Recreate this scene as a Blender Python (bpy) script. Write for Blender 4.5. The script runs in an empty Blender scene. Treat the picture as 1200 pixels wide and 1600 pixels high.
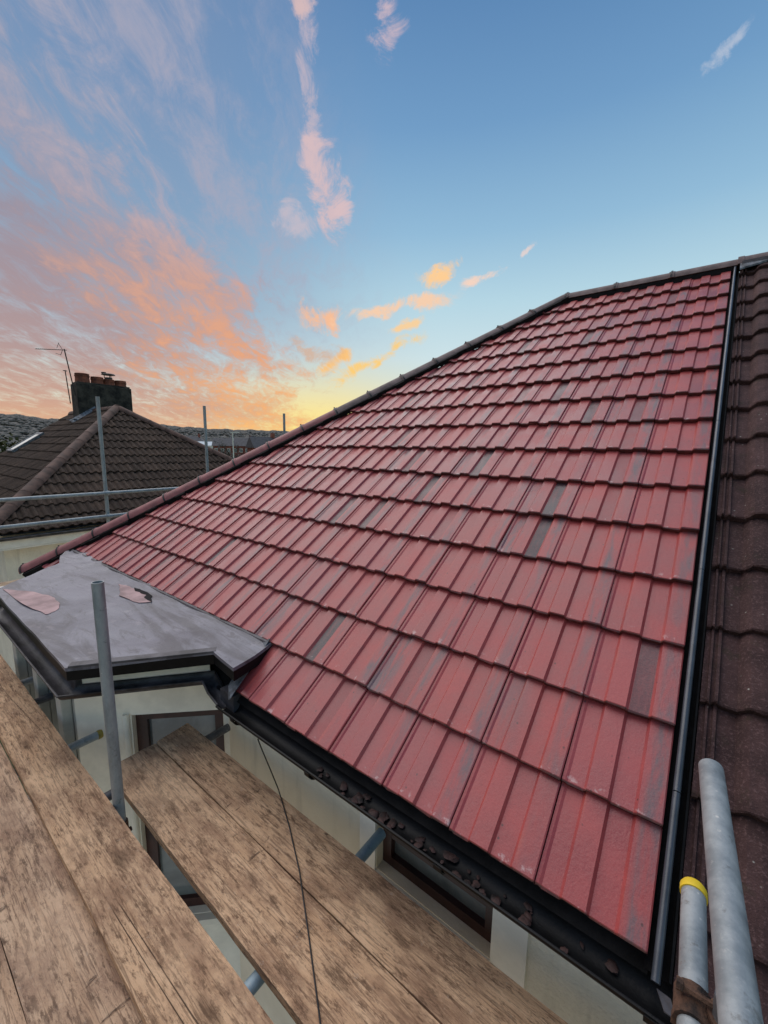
import bpy, bmesh, math, random
from mathutils import Vector, Matrix
random.seed(7)
sc = bpy.context.scene
COL = sc.collection
PI = math.pi
rad = math.radians

# ------------------------------------------------------------------ camera
CR = Vector((0.79135, 0.61118, 0.01491)); CU = Vector((-0.10496, 0.11181, 0.98817)); CF = Vector((-0.60228, 0.78356, -0.15263))
cd = bpy.data.cameras.new('camera'); cam = bpy.data.objects.new('camera', cd); COL.objects.link(cam)
cd.sensor_fit = 'HORIZONTAL'; cd.sensor_width = 36.0; cd.lens = 36.0*642.615/1200.0
cd.clip_start = 0.02; cd.clip_end = 9000
cam.matrix_world = Matrix(((CR.x, CU.x, -CF.x, -0.0268), (CR.y, CU.y, -CF.y, -1.1466), (CR.z, CU.z, -CF.z, 1.3360), (0, 0, 0, 1)))
sc.camera = cam

# ------------------------------------------------------------------ render look
sc.view_settings.view_transform = 'Standard'; sc.view_settings.look = 'None'
sc.view_settings.gamma = 1.0; sc.view_settings.use_curve_mapping = False
sc.view_settings.exposure = 0.75

LIGHT_AZ, LIGHT_EL = -78.0, 58.0       # azimuth clockwise from +Y

# ------------------------------------------------------------------ world
def build_world():
    w = bpy.data.worlds.new('World'); sc.world = w; w.use_nodes = True
    nt = w.node_tree; nt.nodes.clear(); L = nt.links
    def N(t, **k):
        n = nt.nodes.new(t)
        for a, b in k.items(): setattr(n, a, b)
        return n
    def put(sock, v):
        if isinstance(v, bpy.types.NodeSocket): L.new(v, sock)
        else: sock.default_value = v
    def M(op, a, b=None, c=None, clamp=False):
        n = N('ShaderNodeMath', operation=op, use_clamp=clamp)
        put(n.inputs[0], a)
        if b is not None: put(n.inputs[1], b)
        if c is not None: put(n.inputs[2], c)
        return n.outputs[0]
    def SM(x, a, b):      # smoothstep
        n = N('ShaderNodeMapRange', interpolation_type='SMOOTHSTEP')
        put(n.inputs[0], x); put(n.inputs[1], a); put(n.inputs[2], b); n.inputs[3].default_value = 0; n.inputs[4].default_value = 1
        return n.outputs[0]
    def MIX(f, a, b, bt='MIX'):
        n = N('ShaderNodeMix', data_type='RGBA', blend_type=bt, clamp_factor=True)
        put(n.inputs['Factor'], f)
        for s, v in ((n.inputs[6], a), (n.inputs[7], b)):
            if isinstance(v, bpy.types.NodeSocket): L.new(v, s)
            else: s.default_value = (*v, 1)
        return n.outputs[2]
    def RAMP(f, stops):
        n = N('ShaderNodeValToRGB'); put(n.inputs[0], f)
        e = n.color_ramp.elements
        while len(e) < len(stops): e.new(0.5)
        for q, (p, c) in zip(e, stops): q.position = p; q.color = (*c, 1)
        return n.outputs[0]
    def srgb(r, g, b): return tuple(((x/255.0+0.055)/1.055)**2.4 if x > 10 else x/255.0/12.92 for x in (r, g, b))
    tc = N('ShaderNodeTexCoord'); g = tc.outputs['Generated']
    sep = N('ShaderNodeSeparateXYZ'); L.new(g, sep.inputs[0]); x, y, z = sep.outputs
    el = M('MULTIPLY', M('ARCSINE', z), 180/PI)
    az = M('MULTIPLY', M('ARCTAN2', x, y), 180/PI)
    sky = N('ShaderNodeTexSky', sky_type='NISHITA', sun_disc=False)
    sky.sun_elevation = rad(LIGHT_EL); sky.sun_rotation = rad(LIGHT_AZ); sky.altitude = 100; sky.air_density = 1.0; sky.dust_density = 1.2; sky.ozone_density = 2.0
    nish = MIX(1.0, sky.outputs[0], (0.075, 0.075, 0.075), 'MULTIPLY')
    e01 = M('DIVIDE', el, 90.0, clamp=True)
    clear = RAMP(e01, [(0.0, srgb(246, 226, 172)), (0.06, srgb(226, 233, 214)), (0.13, srgb(210, 231, 235)), (0.20, srgb(186, 219, 232)), (0.28, srgb(149, 191, 220)),
                       (0.38, srgb(114, 159, 201)), (0.48, srgb(89, 134, 182)), (1.0, srgb(92, 134, 184))])
    base = MIX(0.92, nish, clear)
    # --- sunset glow low in the west
    s = Vector((math.sin(rad(-46)), math.cos(rad(-46)), 0.03)).normalized()
    dp = N('ShaderNodeVectorMath', operation='DOT_PRODUCT'); L.new(g, dp.inputs[0]); dp.inputs[1].default_value = s
    ang = M('MULTIPLY', M('ARCCOSINE', M('MINIMUM', dp.outputs['Value'], 0.99999)), 180/PI)
    low = M('SUBTRACT', 1.0, SM(el, 1.0, 15.0))
    gl = M('MULTIPLY', M('SUBTRACT', 1.0, SM(ang, 2.0, 21.0)), low)
    base = MIX(gl, base, srgb(255, 230, 142))
    # --- cloud coordinates: a flat deck overhead
    den = M('ADD', M('MAXIMUM', z, 0.0), 0.14)
    cb = N('ShaderNodeCombineXYZ'); L.new(M('DIVIDE', x, den), cb.inputs[0]); L.new(M('DIVIDE', y, den), cb.inputs[1]); cb.inputs[2].default_value = 3.7
    def noise(vec, scale, det, rough, dist, off=(0, 0, 0), sc3=(1, 1, 1), rot=0):
        mp = N('ShaderNodeMapping'); L.new(vec, mp.inputs[0]); mp.inputs['Location'].default_value = off; mp.inputs['Scale'].default_value = sc3; mp.inputs['Rotation'].default_value = (0, 0, rad(rot))
        n = N('ShaderNodeTexNoise'); L.new(mp.outputs[0], n.inputs['Vector']); n.inputs['Scale'].default_value = scale; n.inputs['Detail'].default_value = det
        n.inputs['Roughness'].default_value = rough; n.inputs['Distortion'].default_value = dist
        return n.outputs[0]
    p = cb.outputs[0]
    sdir = Vector((math.sin(rad(-46)), math.cos(rad(-46)), 0)); tdir = Vector((-sdir.y, sdir.x, 0))
    def dotv(v, c):
        d = N('ShaderNodeVectorMath', operation='DOT_PRODUCT'); L.new(v, d.inputs[0]); d.inputs[1].default_value = c; return d.outputs['Value']
    qv = N('ShaderNodeCombineXYZ'); L.new(dotv(p, sdir), qv.inputs[0]); L.new(dotv(p, tdir), qv.inputs[1]); qv.inputs[2].default_value = 2.3
    q = qv.outputs[0]
    big = noise(q, 1.1, 6, 0.58, 0.6, (1.3, 0.2, 0))
    streak = noise(q, 3.0, 9, 0.66, 0.9, (2, 7, 0), (0.55, 1.5, 1), 8)
    fine = noise(q, 8.5, 7, 0.72, 0.7, (5, 2, 0), (0.6, 1.25, 1), -14)
    # --- the main bank: lies to the left of a slanting edge
    wob = M('MULTIPLY', M('SUBTRACT', big, 0.5), 26.0)
    edge = M('ADD', M('ADD', -39.0, M('MULTIPLY', el, -0.72)), wob)
    far = M('SUBTRACT', edge, az)
    mass = M('MULTIPLY', SM(far, -5.0, 15.0), M('SUBTRACT', 1.0, M('MULTIPLY', SM(el, 14.0, 36.0), 0.46)))
    tex = M('ADD', M('MULTIPLY', fine, 0.5), M('MULTIPLY', streak, 0.62))
    cov = M('ADD', M('MULTIPLY', mass, 0.62), M('MULTIPLY', M('SUBTRACT', tex, 0.58), 1.9))
    a_mass = M('MULTIPLY', M('MULTIPLY', SM(cov, 0.10, 0.72), SM(mass, 0.0, 0.2)), 0.95)
    near = M('MULTIPLY', SM(far, -2.0, 5.0), M('SUBTRACT', 1.0, SM(far, 10.0, 34.0)))
    litn = SM(M('ADD', M('ADD', M('MULTIPLY', fine, 0.55), M('MULTIPLY', streak, 0.6)), M('MULTIPLY', M('SUBTRACT', near, 0.5), 0.36)), 0.55, 0.92)
    e30 = M('DIVIDE', el, 45.0, clamp=True)
    c_lit = RAMP(e30, [(0.0, srgb(255, 206, 122)), (0.08, srgb(252, 184, 116)), (0.22, srgb(238, 166, 118)), (0.40, srgb(216, 164, 142)), (0.56, srgb(184, 170, 180)), (1.0, srgb(168, 172, 190))])
    c_sh = RAMP(e30, [(0.0, srgb(236, 180, 132)), (0.1, srgb(204, 160, 140)), (0.22, srgb(178, 150, 148)), (0.5, srgb(152, 145, 160)), (0.75, srgb(128, 140, 168)), (1.0, srgb(104, 130, 168))])
    ccol = MIX(litn, c_sh, c_lit)
    # thin veil of high cloud above the bank
    vmask = M('MULTIPLY', SM(M('SUBTRACT', M('ADD', -31.0, M('MULTIPLY', el, -0.30)), az), -6.0, 26.0), SM(el, 4.0, 18.0))
    base = MIX(M('MULTIPLY', vmask, 0.6), base, srgb(122, 141, 174))
    veil = M('MULTIPLY', SM(M('ADD', M('MULTIPLY', streak, 0.65), M('MULTIPLY', fine, 0.6)), 0.52, 0.82), M('MULTIPLY', SM(M('SUBTRACT', M('ADD', -31.0, M('MULTIPLY', el, -0.30)), az), -4.0, 22.0), SM(el, 8.0, 20.0)))
    out = MIX(M('MULTIPLY', veil, 0.85), base, srgb(172, 170, 188))
    out = MIX(a_mass, out, ccol)
    wn = noise(g, 13.0, 8, 0.72, 0.6, (2, 3, 1), (1, 1, 1.1))
    def warp(vec, scale, det, amp, off):
        nz = N('ShaderNodeTexNoise'); mp = N('ShaderNodeMapping'); L.new(vec, mp.inputs[0]); mp.inputs['Location'].default_value = off; L.new(mp.outputs[0], nz.inputs['Vector'])
        nz.inputs['Scale'].default_value = scale; nz.inputs['Detail'].default_value = det; nz.inputs['Roughness'].default_value = 0.6
        a1 = N('ShaderNodeVectorMath', operation='SUBTRACT'); L.new(nz.outputs[1], a1.inputs[0]); a1.inputs[1].default_value = (0.5, 0.5, 0.5)
        a2 = N('ShaderNodeVectorMath', operation='SCALE'); L.new(a1.outputs[0], a2.inputs[0]); a2.inputs['Scale'].default_value = amp
        a3 = N('ShaderNodeVectorMath', operation='ADD'); L.new(g, a3.inputs[0]); L.new(a2.outputs[0], a3.inputs[1]); return a3.outputs[0]
    gw = warp(g, 9.0, 6, 0.085, (3, 1, 4))
    # --- single wisps, each lying along an arc of the sky between two directions
    def wisp(a0, e0, a1, e1, wid, col, amp, ragged=1.0):
        A = Vector((math.sin(rad(a0))*math.cos(rad(e0)), math.cos(rad(a0))*math.cos(rad(e0)), math.sin(rad(e0))))
        B = Vector((math.sin(rad(a1))*math.cos(rad(e1)), math.cos(rad(a1))*math.cos(rad(e1)), math.sin(rad(e1))))
        n = A.cross(B).normalized(); m = (A+B).normalized(); t = n.cross(m).normalized()
        half = math.degrees(A.angle(B))/2
        def dot(v):
            d = N('ShaderNodeVectorMath', operation='DOT_PRODUCT'); L.new(gw, d.inputs[0]); d.inputs[1].default_value = v; return d.outputs['Value']
        front = SM(dot(m), 0.5, 0.7)
        across = M('MULTIPLY', dot(n), 180/PI)
        along = M('ABSOLUTE', M('MULTIPLY', dot(t), 180/PI))
        body = M('MULTIPLY', M('SUBTRACT', 1.0, SM(M('ABSOLUTE', across), 0.0, wid*1.7)), M('SUBTRACT', 1.0, SM(along, half*0.3, half*1.3)))
        er = M('ADD', body, M('MULTIPLY', M('SUBTRACT', wn, 0.5), 4.0))
        al = M('MULTIPLY', M('MULTIPLY', SM(er, 0.22, 1.15), SM(body, 0.0, 0.35)), M('MULTIPLY', front, amp), clamp=True)
        return al, col
    W = [wisp(-48.2, 45, -46.2, 32, 1.1, srgb(196, 182, 194), 0.8), wisp(-46.8, 34, -44.0, 23.5, 2.0, srgb(214, 188, 192), 0.95), wisp(-44.5, 28.5, -41.8, 26, 1.3, srgb(216, 190, 194), 0.8), wisp(-52, 28, -47, 24, 2.0, srgb(206, 190, 198), 0.7),
         wisp(-49.5, 44, -47.5, 40.5, 1.3, srgb(214, 186, 186), 0.9), wisp(-38.6, 42.5, -36.2, 39.2, 1.6, srgb(206, 184, 194), 0.95, 0.9), wisp(-34.0, 20.2, -28, 23, 0.75, srgb(253, 206, 150), 1.0, 0.5),
         wisp(-28.8, 20.3, -22.5, 22.0, 0.55, srgb(246, 212, 192), 0.95, 0.45), wisp(-21.5, 22.3, -19.2, 23.0, 0.35, srgb(240, 214, 204), 0.7, 0.5), wisp(-49, 16.8, -43, 16.4, 1.7, srgb(246, 190, 152), 1.0, 0.8), wisp(-45, 16.2, -29, 18.9, 0.9, srgb(248, 206, 172), 0.95, 0.6),
         wisp(-46.5, 8.0, -32.5, 14.2, 0.9, srgb(253, 206, 120), 1.0, 0.55), wisp(-37.5, 14.5, -32.5, 16.4, 0.6, srgb(252, 208, 150), 0.9, 0.5), wisp(-47, 9.5, -41.5, 12.6, 1.1, srgb(252, 196, 122), 1.0, 0.7), wisp(-50, 12.5, -43, 11.5, 1.3, srgb(214, 176, 150), 0.8, 0.9),
         wisp(-4.8, 34.0, -1.0, 35.3, 0.45, srgb(186, 196, 214), 0.75, 0.6)]
    for al, col in W: out = MIX(al, out, col)
    out = MIX(1.0, out, (10, 10, 10), 'MULTIPLY')
    bg = N('ShaderNodeBackground'); bg.inputs[1].default_value = 0.0595; L.new(out, bg.inputs[0])
    o = N('ShaderNodeOutputWorld'); L.new(bg.outputs[0], o.inputs[0])
build_world()

sd = bpy.data.lights.new('sky_fill', 'SUN'); sky_fill = bpy.data.objects.new('sky_fill', sd); COL.objects.link(sky_fill)  # wide soft lamp added for the glow of the whole sky; the sun has set
sd.energy = 1.5; sd.angle = rad(70); sd.color = (1.0, 0.93, 0.86)
sv = Vector((math.sin(rad(LIGHT_AZ))*math.cos(rad(LIGHT_EL)), math.cos(rad(LIGHT_AZ))*math.cos(rad(LIGHT_EL)), math.sin(rad(LIGHT_EL))))
sky_fill.rotation_euler = sv.to_track_quat('Z', 'Y').to_euler()
sky_fill.location = (0, 0, 60)

# ------------------------------------------------------------------ materials
def srgb(r, g, b): return tuple(((x/255.0+0.055)/1.055)**2.4 if x > 10 else x/255.0/12.92 for x in (r, g, b))
class Mat:
    def __init__(self, name):
        self.m = bpy.data.materials.new(name); self.m.use_nodes = True
        self.nt = self.m.node_tree; self.nt.nodes.clear()
        self.out = self.n('ShaderNodeOutputMaterial'); self.b = self.n('ShaderNodeBsdfPrincipled')
        self.nt.links.new(self.b.outputs[0], self.out.inputs[0])
        self.tc = self.n('ShaderNodeTexCoord'); self.oi = self.n('ShaderNodeObjectInfo')
        # object coordinates shifted per object, so that no two alike pieces show the same grain
        mul = self.n('ShaderNodeVectorMath', operation='SCALE'); mul.inputs[0].default_value = (37.1, 53.3, 19.7); self.nt.links.new(self.oi.outputs['Random'], mul.inputs['Scale'])
        add = self.n('ShaderNodeVectorMath', operation='ADD'); self.nt.links.new(self.tc.outputs['Object'], add.inputs[0]); self.nt.links.new(mul.outputs[0], add.inputs[1])
        self.p = add.outputs[0]; self.po = self.tc.outputs['Object']
    def n(self, t, **k):
        o = self.nt.nodes.new(t)
        for a, b in k.items(): setattr(o, a, b)
        return o
    def put(self, s, v):
        if isinstance(v, bpy.types.NodeSocket): self.nt.links.new(v, s)
        elif isinstance(v, tuple) and len(v) == 3 and s.type == 'RGBA': s.default_value = (*v, 1)
        else: s.default_value = v
    def math(self, op, a, b=None, clamp=False):
        o = self.n('ShaderNodeMath', operation=op, use_clamp=clamp); self.put(o.inputs[0], a)
        if b is not None: self.put(o.inputs[1], b)
        return o.outputs[0]
    def step(self, x, a, b, lo=0.0, hi=1.0):
        o = self.n('ShaderNodeMapRange', interpolation_type='SMOOTHSTEP'); self.put(o.inputs[0], x)
        for i, v in enumerate((a, b, lo, hi)): o.inputs[i+1].default_value = v
        return o.outputs[0]
    def noise(self, scale, det=5, rough=0.6, dist=0.0, sc3=(1, 1, 1), off=(0, 0, 0), vec=None):
        mp = self.n('ShaderNodeMapping'); self.put(mp.inputs[0], vec or self.p); mp.inputs['Scale'].default_value = sc3; mp.inputs['Location'].default_value = off
        o = self.n('ShaderNodeTexNoise'); self.put(o.inputs['Vector'], mp.outputs[0])
        o.inputs['Scale'].default_value = scale; o.inputs['Detail'].default_value = det; o.inputs['Roughness'].default_value = rough; o.inputs['Distortion'].default_value = dist
        return o.outputs[0]
    def voro(self, scale, sc3=(1, 1, 1), feature='F1'):
        mp = self.n('ShaderNodeMapping'); self.put(mp.inputs[0], self.p); mp.inputs['Scale'].default_value = sc3
        o = self.n('ShaderNodeTexVoronoi', feature=feature); self.put(o.inputs['Vector'], mp.outputs[0]); o.inputs['Scale'].default_value = scale
        return o.outputs['Distance']
    def mix(self, f, a, b, bt='MIX'):
        o = self.n('ShaderNodeMix', data_type='RGBA', blend_type=bt, clamp_factor=True)
        self.put(o.inputs['Factor'], f); self.put(o.inputs[6], a); self.put(o.inputs[7], b)
        return o.outputs[2]
    def bump(self, h, strength=0.3, dist=0.01):
        o = self.n('ShaderNodeBump'); o.inputs['Strength'].default_value = strength; o.inputs['Distance'].default_value = dist; self.put(o.inputs['Height'], h)
        self.put(self.b.inputs['Normal'], o.outputs[0])
    def set(self, col=None, rough=None, metal=None, spec=None):
        if col is not None: self.put(self.b.inputs['Base Color'], col)
        if rough is not None: self.put(self.b.inputs['Roughness'], rough)
        if metal is not None: self.put(self.b.inputs['Metallic'], metal)
        if spec is not None: self.put(self.b.inputs['Specular IOR Level'], spec)
        return self
    def sepo(self):
        s = self.n('ShaderNodeSeparateXYZ'); self.put(s.inputs[0], self.po); return s.outputs
    def col3(self):
        s = self.n('ShaderNodeSeparateColor'); self.put(s.inputs[0], self.oi.outputs['Color']); return s.outputs

def plain(name, col, rough=0.6, var=0.15, scale=6.0, bump=0.1, metal=0.0, spec=0.5, bd=0.004, det=6):
    m = Mat(name); n = m.noise(scale, det, 0.62)
    dark = tuple(c*(1-var*1.6) for c in col); lite = tuple(min(1, c*(1+var)) for c in col)
    m.set(m.mix(m.step(n, 0.3, 0.7), dark, lite), rough, metal, spec)
    if bump: m.bump(m.noise(scale*9, 4, 0.6), bump, bd)
    return m.m
MT = {}

def red_tile():
    m = Mat('red_concrete_tile'); x, y, z = m.sepo(); r, g, b = m.col3()
    rnd = m.oi.outputs['Random']
    n1 = m.noise(5.0, 6, 0.6); n2 = m.noise(160, 3, 0.7); ns = m.noise(9, 5, 0.6, 0.4, (3.2, 0.55, 1))
    red = m.mix(m.step(n1, 0.3, 0.72), (0.265, 0.040, 0.040), (0.40, 0.068, 0.062))
    red = m.mix(m.math('MULTIPLY', rnd, 0.4), red, (0.29, 0.062, 0.072))
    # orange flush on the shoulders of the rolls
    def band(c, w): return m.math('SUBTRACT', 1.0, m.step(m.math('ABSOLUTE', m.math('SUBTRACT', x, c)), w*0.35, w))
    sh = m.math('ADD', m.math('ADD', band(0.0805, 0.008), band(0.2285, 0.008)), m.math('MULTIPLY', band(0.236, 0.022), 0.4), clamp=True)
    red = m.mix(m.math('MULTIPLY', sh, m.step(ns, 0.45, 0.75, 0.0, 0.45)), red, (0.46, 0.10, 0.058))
    grey = m.mix(n1, (0.085, 0.070, 0.078), (0.125, 0.105, 0.114))
    rr = band(0.268, 0.038)
    red = m.mix(m.math('MULTIPLY', rr, m.math('MULTIPLY', m.step(ns, 0.34, 0.66), m.math('ADD', m.math('MULTIPLY', r, 0.75), 0.18))), red, grey)
    p2 = m.math('MULTIPLY', m.step(x, 0.1525, 0.1565), m.step(x, 0.2195, 0.2155))
    red = m.mix(m.math('MULTIPLY', m.math('MULTIPLY', p2, g), m.step(ns, 0.2, 0.6, 0.62, 1)), red, (0.019, 0.021, 0.028))
    p1 = m.math('MULTIPLY', m.step(x, 0.155, 0.06), m.step(ns, 0.35, 0.6))
    red = m.mix(m.math('MULTIPLY', p1, b), red, grey)
    # dark pits and pale scuffs near the tail
    pit = m.step(m.voro(26, (1, 0.8, 1)), 0.115, 0.07); pm = m.step(m.noise(12, 3, 0.6, 0, (1, 1, 1), (3, 3, 3)), 0.50, 0.56)
    red = m.mix(m.math('MULTIPLY', m.math('MULTIPLY', pit, pm), 0.8), red, (0.05, 0.025, 0.025))
    tail = m.math('MULTIPLY', m.step(y, 0.045, 0.008), m.step(m.noise(26, 3, 0.6, 0, (1, 1, 1), (9, 1, 4)), 0.6, 0.7))
    red = m.mix(m.math('MULTIPLY', tail, 0.55), red, (0.62, 0.48, 0.46))
    red = m.mix(m.step(n2, 0.35, 0.75, 0, 0.22), red, (0.44, 0.105, 0.095)); red = m.mix(m.step(m.noise(330, 2, 0.6), 0.58, 0.72, 0, 0.45), red, (0.11, 0.035, 0.035))
    grime_shade = m.math('MULTIPLY', m.step(y, 0.0062, 0.0028), m.step(m.noise(30, 4, 0.7), 0.3, 0.6, 0.6, 0.95))  # front edge: grime, darkened further to paint in shade under the courses
    red = m.mix(grime_shade, red, (0.055, 0.022, 0.018))
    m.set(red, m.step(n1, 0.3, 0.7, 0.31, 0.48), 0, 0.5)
    h = m.math('ADD', m.math('MULTIPLY', n2, 0.5), m.math('MULTIPLY', m.noise(60, 4, 0.6), 0.8))
    m.bump(h, 0.35, 0.003)
    return m.m
def old_tile(name, a, b_, moss, pink, mossamt=0.5):
    m = Mat(name); x, y, z = m.sepo(); rnd = m.oi.outputs['Random']
    n1 = m.noise(7, 6, 0.65); n2 = m.noise(95, 5, 0.8); n3 = m.noise(200, 3, 0.7)
    c = m.mix(m.step(n1, 0.3, 0.7), a, b_); c = m.mix(m.math('MULTIPLY', rnd, 0.6), c, tuple(v*0.6 for v in a))
    c = m.mix(m.math('MULTIPLY', m.step(n2, 0.50, 0.68), 0.42), c, pink)
    c = m.mix(m.math('MULTIPLY', m.step(m.noise(11, 5, 0.7, 0, (1, 1, 1), (4, 4, 4)), 0.55, 0.72), mossamt), c, moss)
    c = m.mix(m.math('MULTIPLY', m.step(m.voro(24), 0.12, 0.05), m.step(n1, 0.5, 0.6)), c, (0.34, 0.33, 0.29))
    m.set(c, 0.88, 0, 0.25); m.bump(m.math('ADD', n2, m.math('MULTIPLY', n3, 0.7)), 0.7, 0.008)
    return m.m
def wood(name, a, b_, dark, stain):
    m = Mat(name)
    g1 = m.noise(1.0, 7, 0.65, 0.7, (2.0, 20, 20)); g2 = m.noise(1.0, 5, 0.6, 1.2, (6, 110, 110)); bl = m.noise(5.0, 9, 0.74, 0.1, (0.8, 1.6, 1))
    sp = m.noise(60, 6, 0.78, 0.0, (0.28, 1, 1)); mid = m.noise(15, 7, 0.76, 0.15, (0.42, 1.3, 1), (3, 8, 2))
    c = m.mix(m.step(g1, 0.3, 0.7), a, b_)
    c = m.mix(m.math('MULTIPLY', m.step(g2, 0.50, 0.62), 0.6), c, dark)
    c = m.mix(m.math('MULTIPLY', m.step(bl, 0.42, 0.64), 0.75), c, stain)
    c = m.mix(m.math('MULTIPLY', m.step(mid, 0.53, 0.64), 0.6), c, dark)
    c = m.mix(m.math('MULTIPLY', m.step(sp, 0.51, 0.63), 0.72), c, dark)
    c = m.mix(m.math('MULTIPLY', m.step(m.noise(2.6, 5, 0.6, 0.4, (1, 1, 1), (7, 7, 1)), 0.50, 0.66), 0.22), c, tuple(min(1, v*1.3) for v in b_))
    c = m.mix(m.math('MULTIPLY', m.step(m.noise(30, 5, 0.75, 0, (1, 1, 1), (1, 2, 3)), 0.60, 0.74), 0.45), c, (0.56, 0.45, 0.35))
    # crescent dents across the grain, long hairline splits along it, a few ringed knots
    dent = m.step(m.noise(1.0, 5, 0.6, 0.7, (24, 7, 7), (2, 9, 0)), 0.62, 0.70); dm = m.step(m.noise(5.5, 4, 0.6, 0, (1, 1, 1), (1, 5, 8)), 0.54, 0.64)
    dd = m.math('MULTIPLY', dent, dm); c = m.mix(m.math('MULTIPLY', dd, 0.7), c, (0.075, 0.042, 0.028))
    crack = m.math('MULTIPLY', m.math('MULTIPLY', m.step(m.math('ABSOLUTE', m.math('SUBTRACT', m.noise(1.0, 2, 0.4, 0.2, (0.22, 5, 5), (5, 2, 0)), 0.5)), 0.0035, 0.001), m.step(m.noise(1.2, 2, 0.5, 0, (1, 1, 1), (8, 1, 1)), 0.48, 0.54)), 0.8)
    c = m.mix(crack, c, (0.04, 0.024, 0.017))
    kv = m.voro(2.1, (0.7, 2.2, 2.2)); kn = m.step(kv, 0.15, 0.03); ring = m.math('MULTIPLY', kn, m.step(mid, 0.3, 0.6, 0.25, 0.85))
    c = m.mix(ring, c, (0.10, 0.055, 0.032))
    m.set(c, 0.85, 0, 0.2)
    h = m.math('ADD', m.math('ADD', m.math('MULTIPLY', g1, 0.8), m.math('MULTIPLY', g2, 0.3)), m.math('MULTIPLY', m.math('ADD', dd, crack), -0.9))
    h = m.math('ADD', h, m.math('ADD', m.math('MULTIPLY', sp, 0.7), m.math('ADD', m.math('MULTIPLY', bl, 1.2), m.math('MULTIPLY', mid, 1.2))))
    m.bump(h, 0.9, 0.009)
    return m.m
def galv(name, a=(0.20, 0.225, 0.235), b_=(0.36, 0.385, 0.39), metal=0.25):
    m = Mat(name); n1 = m.noise(14, 6, 0.7, 0, (1, 1, 0.35)); n2 = m.noise(70, 4, 0.7)
    c = m.mix(m.step(n1, 0.3, 0.7), a, b_); c = m.mix(m.math('MULTIPLY', m.step(n2, 0.58, 0.72), 0.5), c, (0.40, 0.41, 0.40))
    c = m.mix(m.math('MULTIPLY', m.step(m.noise(22, 5, 0.7, 0, (1, 1, 1), (5, 5, 5)), 0.6, 0.7), 0.55), c, (0.105, 0.10, 0.09))
    c = m.mix(m.math('MULTIPLY', m.step(m.noise(9, 7, 0.75, 0, (1, 1, 1), (1, 7, 3)), 0.60, 0.68), 0.5), c, (0.13, 0.075, 0.045)); c = m.mix(m.math('MULTIPLY', m.step(m.voro(34), 0.16, 0.08), m.step(n1, 0.5, 0.58)), c, (0.55, 0.54, 0.50))
    m.set(c, m.step(n1, 0.3, 0.7, 0.42, 0.62), metal, 0.5); m.bump(n2, 0.25, 0.002)
    return m.m
def felt():
    m = Mat('grey_roof_felt'); n1 = m.noise(2.2, 6, 0.6, 0.4); n2 = m.noise(120, 3, 0.7); st = m.noise(1.5, 6, 0.65, 0.8, (0.6, 2.6, 1), (3, 0, 0))
    c = m.mix(m.step(n1, 0.3, 0.7), (0.115, 0.112, 0.134), (0.195, 0.188, 0.218))
    c = m.mix(m.math('MULTIPLY', m.step(st, 0.48, 0.62), 0.75), c, (0.05, 0.046, 0.055)); c = m.mix(m.math('MULTIPLY', m.step(m.noise(7, 7, 0.75, 0.8, (0.6, 2.0, 1), (3, 3, 0)), 0.52, 0.64), 0.65), c, (0.06, 0.055, 0.065))
    c = m.mix(m.math('MULTIPLY', m.step(m.noise(9, 5, 0.7), 0.56, 0.7), 0.3), c, (0.36, 0.32, 0.33))
    m.set(c, 0.46, 0, 0.5); m.bump(m.math('ADD', m.math('MULTIPLY', n2, 0.3), m.math('MULTIPLY', m.noise(5, 5, 0.6, 0.6), 2.0)), 0.45, 0.01)
    return m.m
def render_wall(name, a, b_, bump=0.4):
    m = Mat(name); n1 = m.noise(2.5, 6, 0.6); n2 = m.noise(55, 5, 0.65); st = m.noise(3, 5, 0.6, 0, (3, 3, 0.35), (4, 1, 2))
    c = m.mix(m.step(n1, 0.3, 0.7), a, b_); c = m.mix(m.math('MULTIPLY', m.step(st, 0.55, 0.75), 0.35), c, tuple(v*0.55 for v in a))
    m.set(c, 0.85, 0, 0.25); m.bump(n2, bump, 0.01)
    return m.m
def glass():
    m = Mat('window_glass'); n = m.noise(3, 5, 0.6, 0.5)
    m.set(m.mix(m.step(n, 0.35, 0.7), (0.10, 0.115, 0.12), (0.20, 0.225, 0.23)), 0.12, 0, 0.9); return m.m
def foliage(name, a, b_):
    m = Mat(name); n = m.noise(1.2, 4, 0.6)
    m.set(m.mix(m.step(n, 0.3, 0.7), a, b_), 0.85, 0, 0.2); return m.m

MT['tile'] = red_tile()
MT['tile_old'] = old_tile('weathered_brown_tile', (0.046, 0.024, 0.023), (0.105, 0.055, 0.052), (0.036, 0.032, 0.018), (0.25, 0.15, 0.145), 0.5)
MT['tile_nb'] = old_tile('mossy_dark_tile', (0.040, 0.025, 0.018), (0.090, 0.055, 0.038), (0.044, 0.038, 0.020), (0.15, 0.10, 0.075), 0.5)
MT['hip_red'] = plain('dull_red_ridge_tile', (0.25, 0.078, 0.077), 0.6, 0.2, 7, 0.4)
MT['ridge_old'] = plain('grey_brown_ridge_tile', (0.165, 0.118, 0.112), 0.75, 0.25, 9, 0.5)
MT['hip_nb'] = plain('brown_hip_tile', (0.090, 0.046, 0.033), 0.85, 0.3, 6, 0.6)
MT['black'] = plain('black_plastic', (0.0045, 0.0048, 0.0055), 0.5, 0.3, 12, 0.25, spec=0.22)
MT['blackdull'] = plain('black_membrane', (0.008, 0.0075, 0.008), 0.85, 0.3, 20, 0.4, spec=0.2)
MT['dirtyblack'] = plain('dusty_black_plastic', (0.036, 0.033, 0.037), 0.5, 0.6, 9, 0.5, det=8)
MT['bar'] = plain('dark_grey_plastic_strip', (0.045, 0.053, 0.066), 0.33, 0.2, 10, 0.1)
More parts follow.
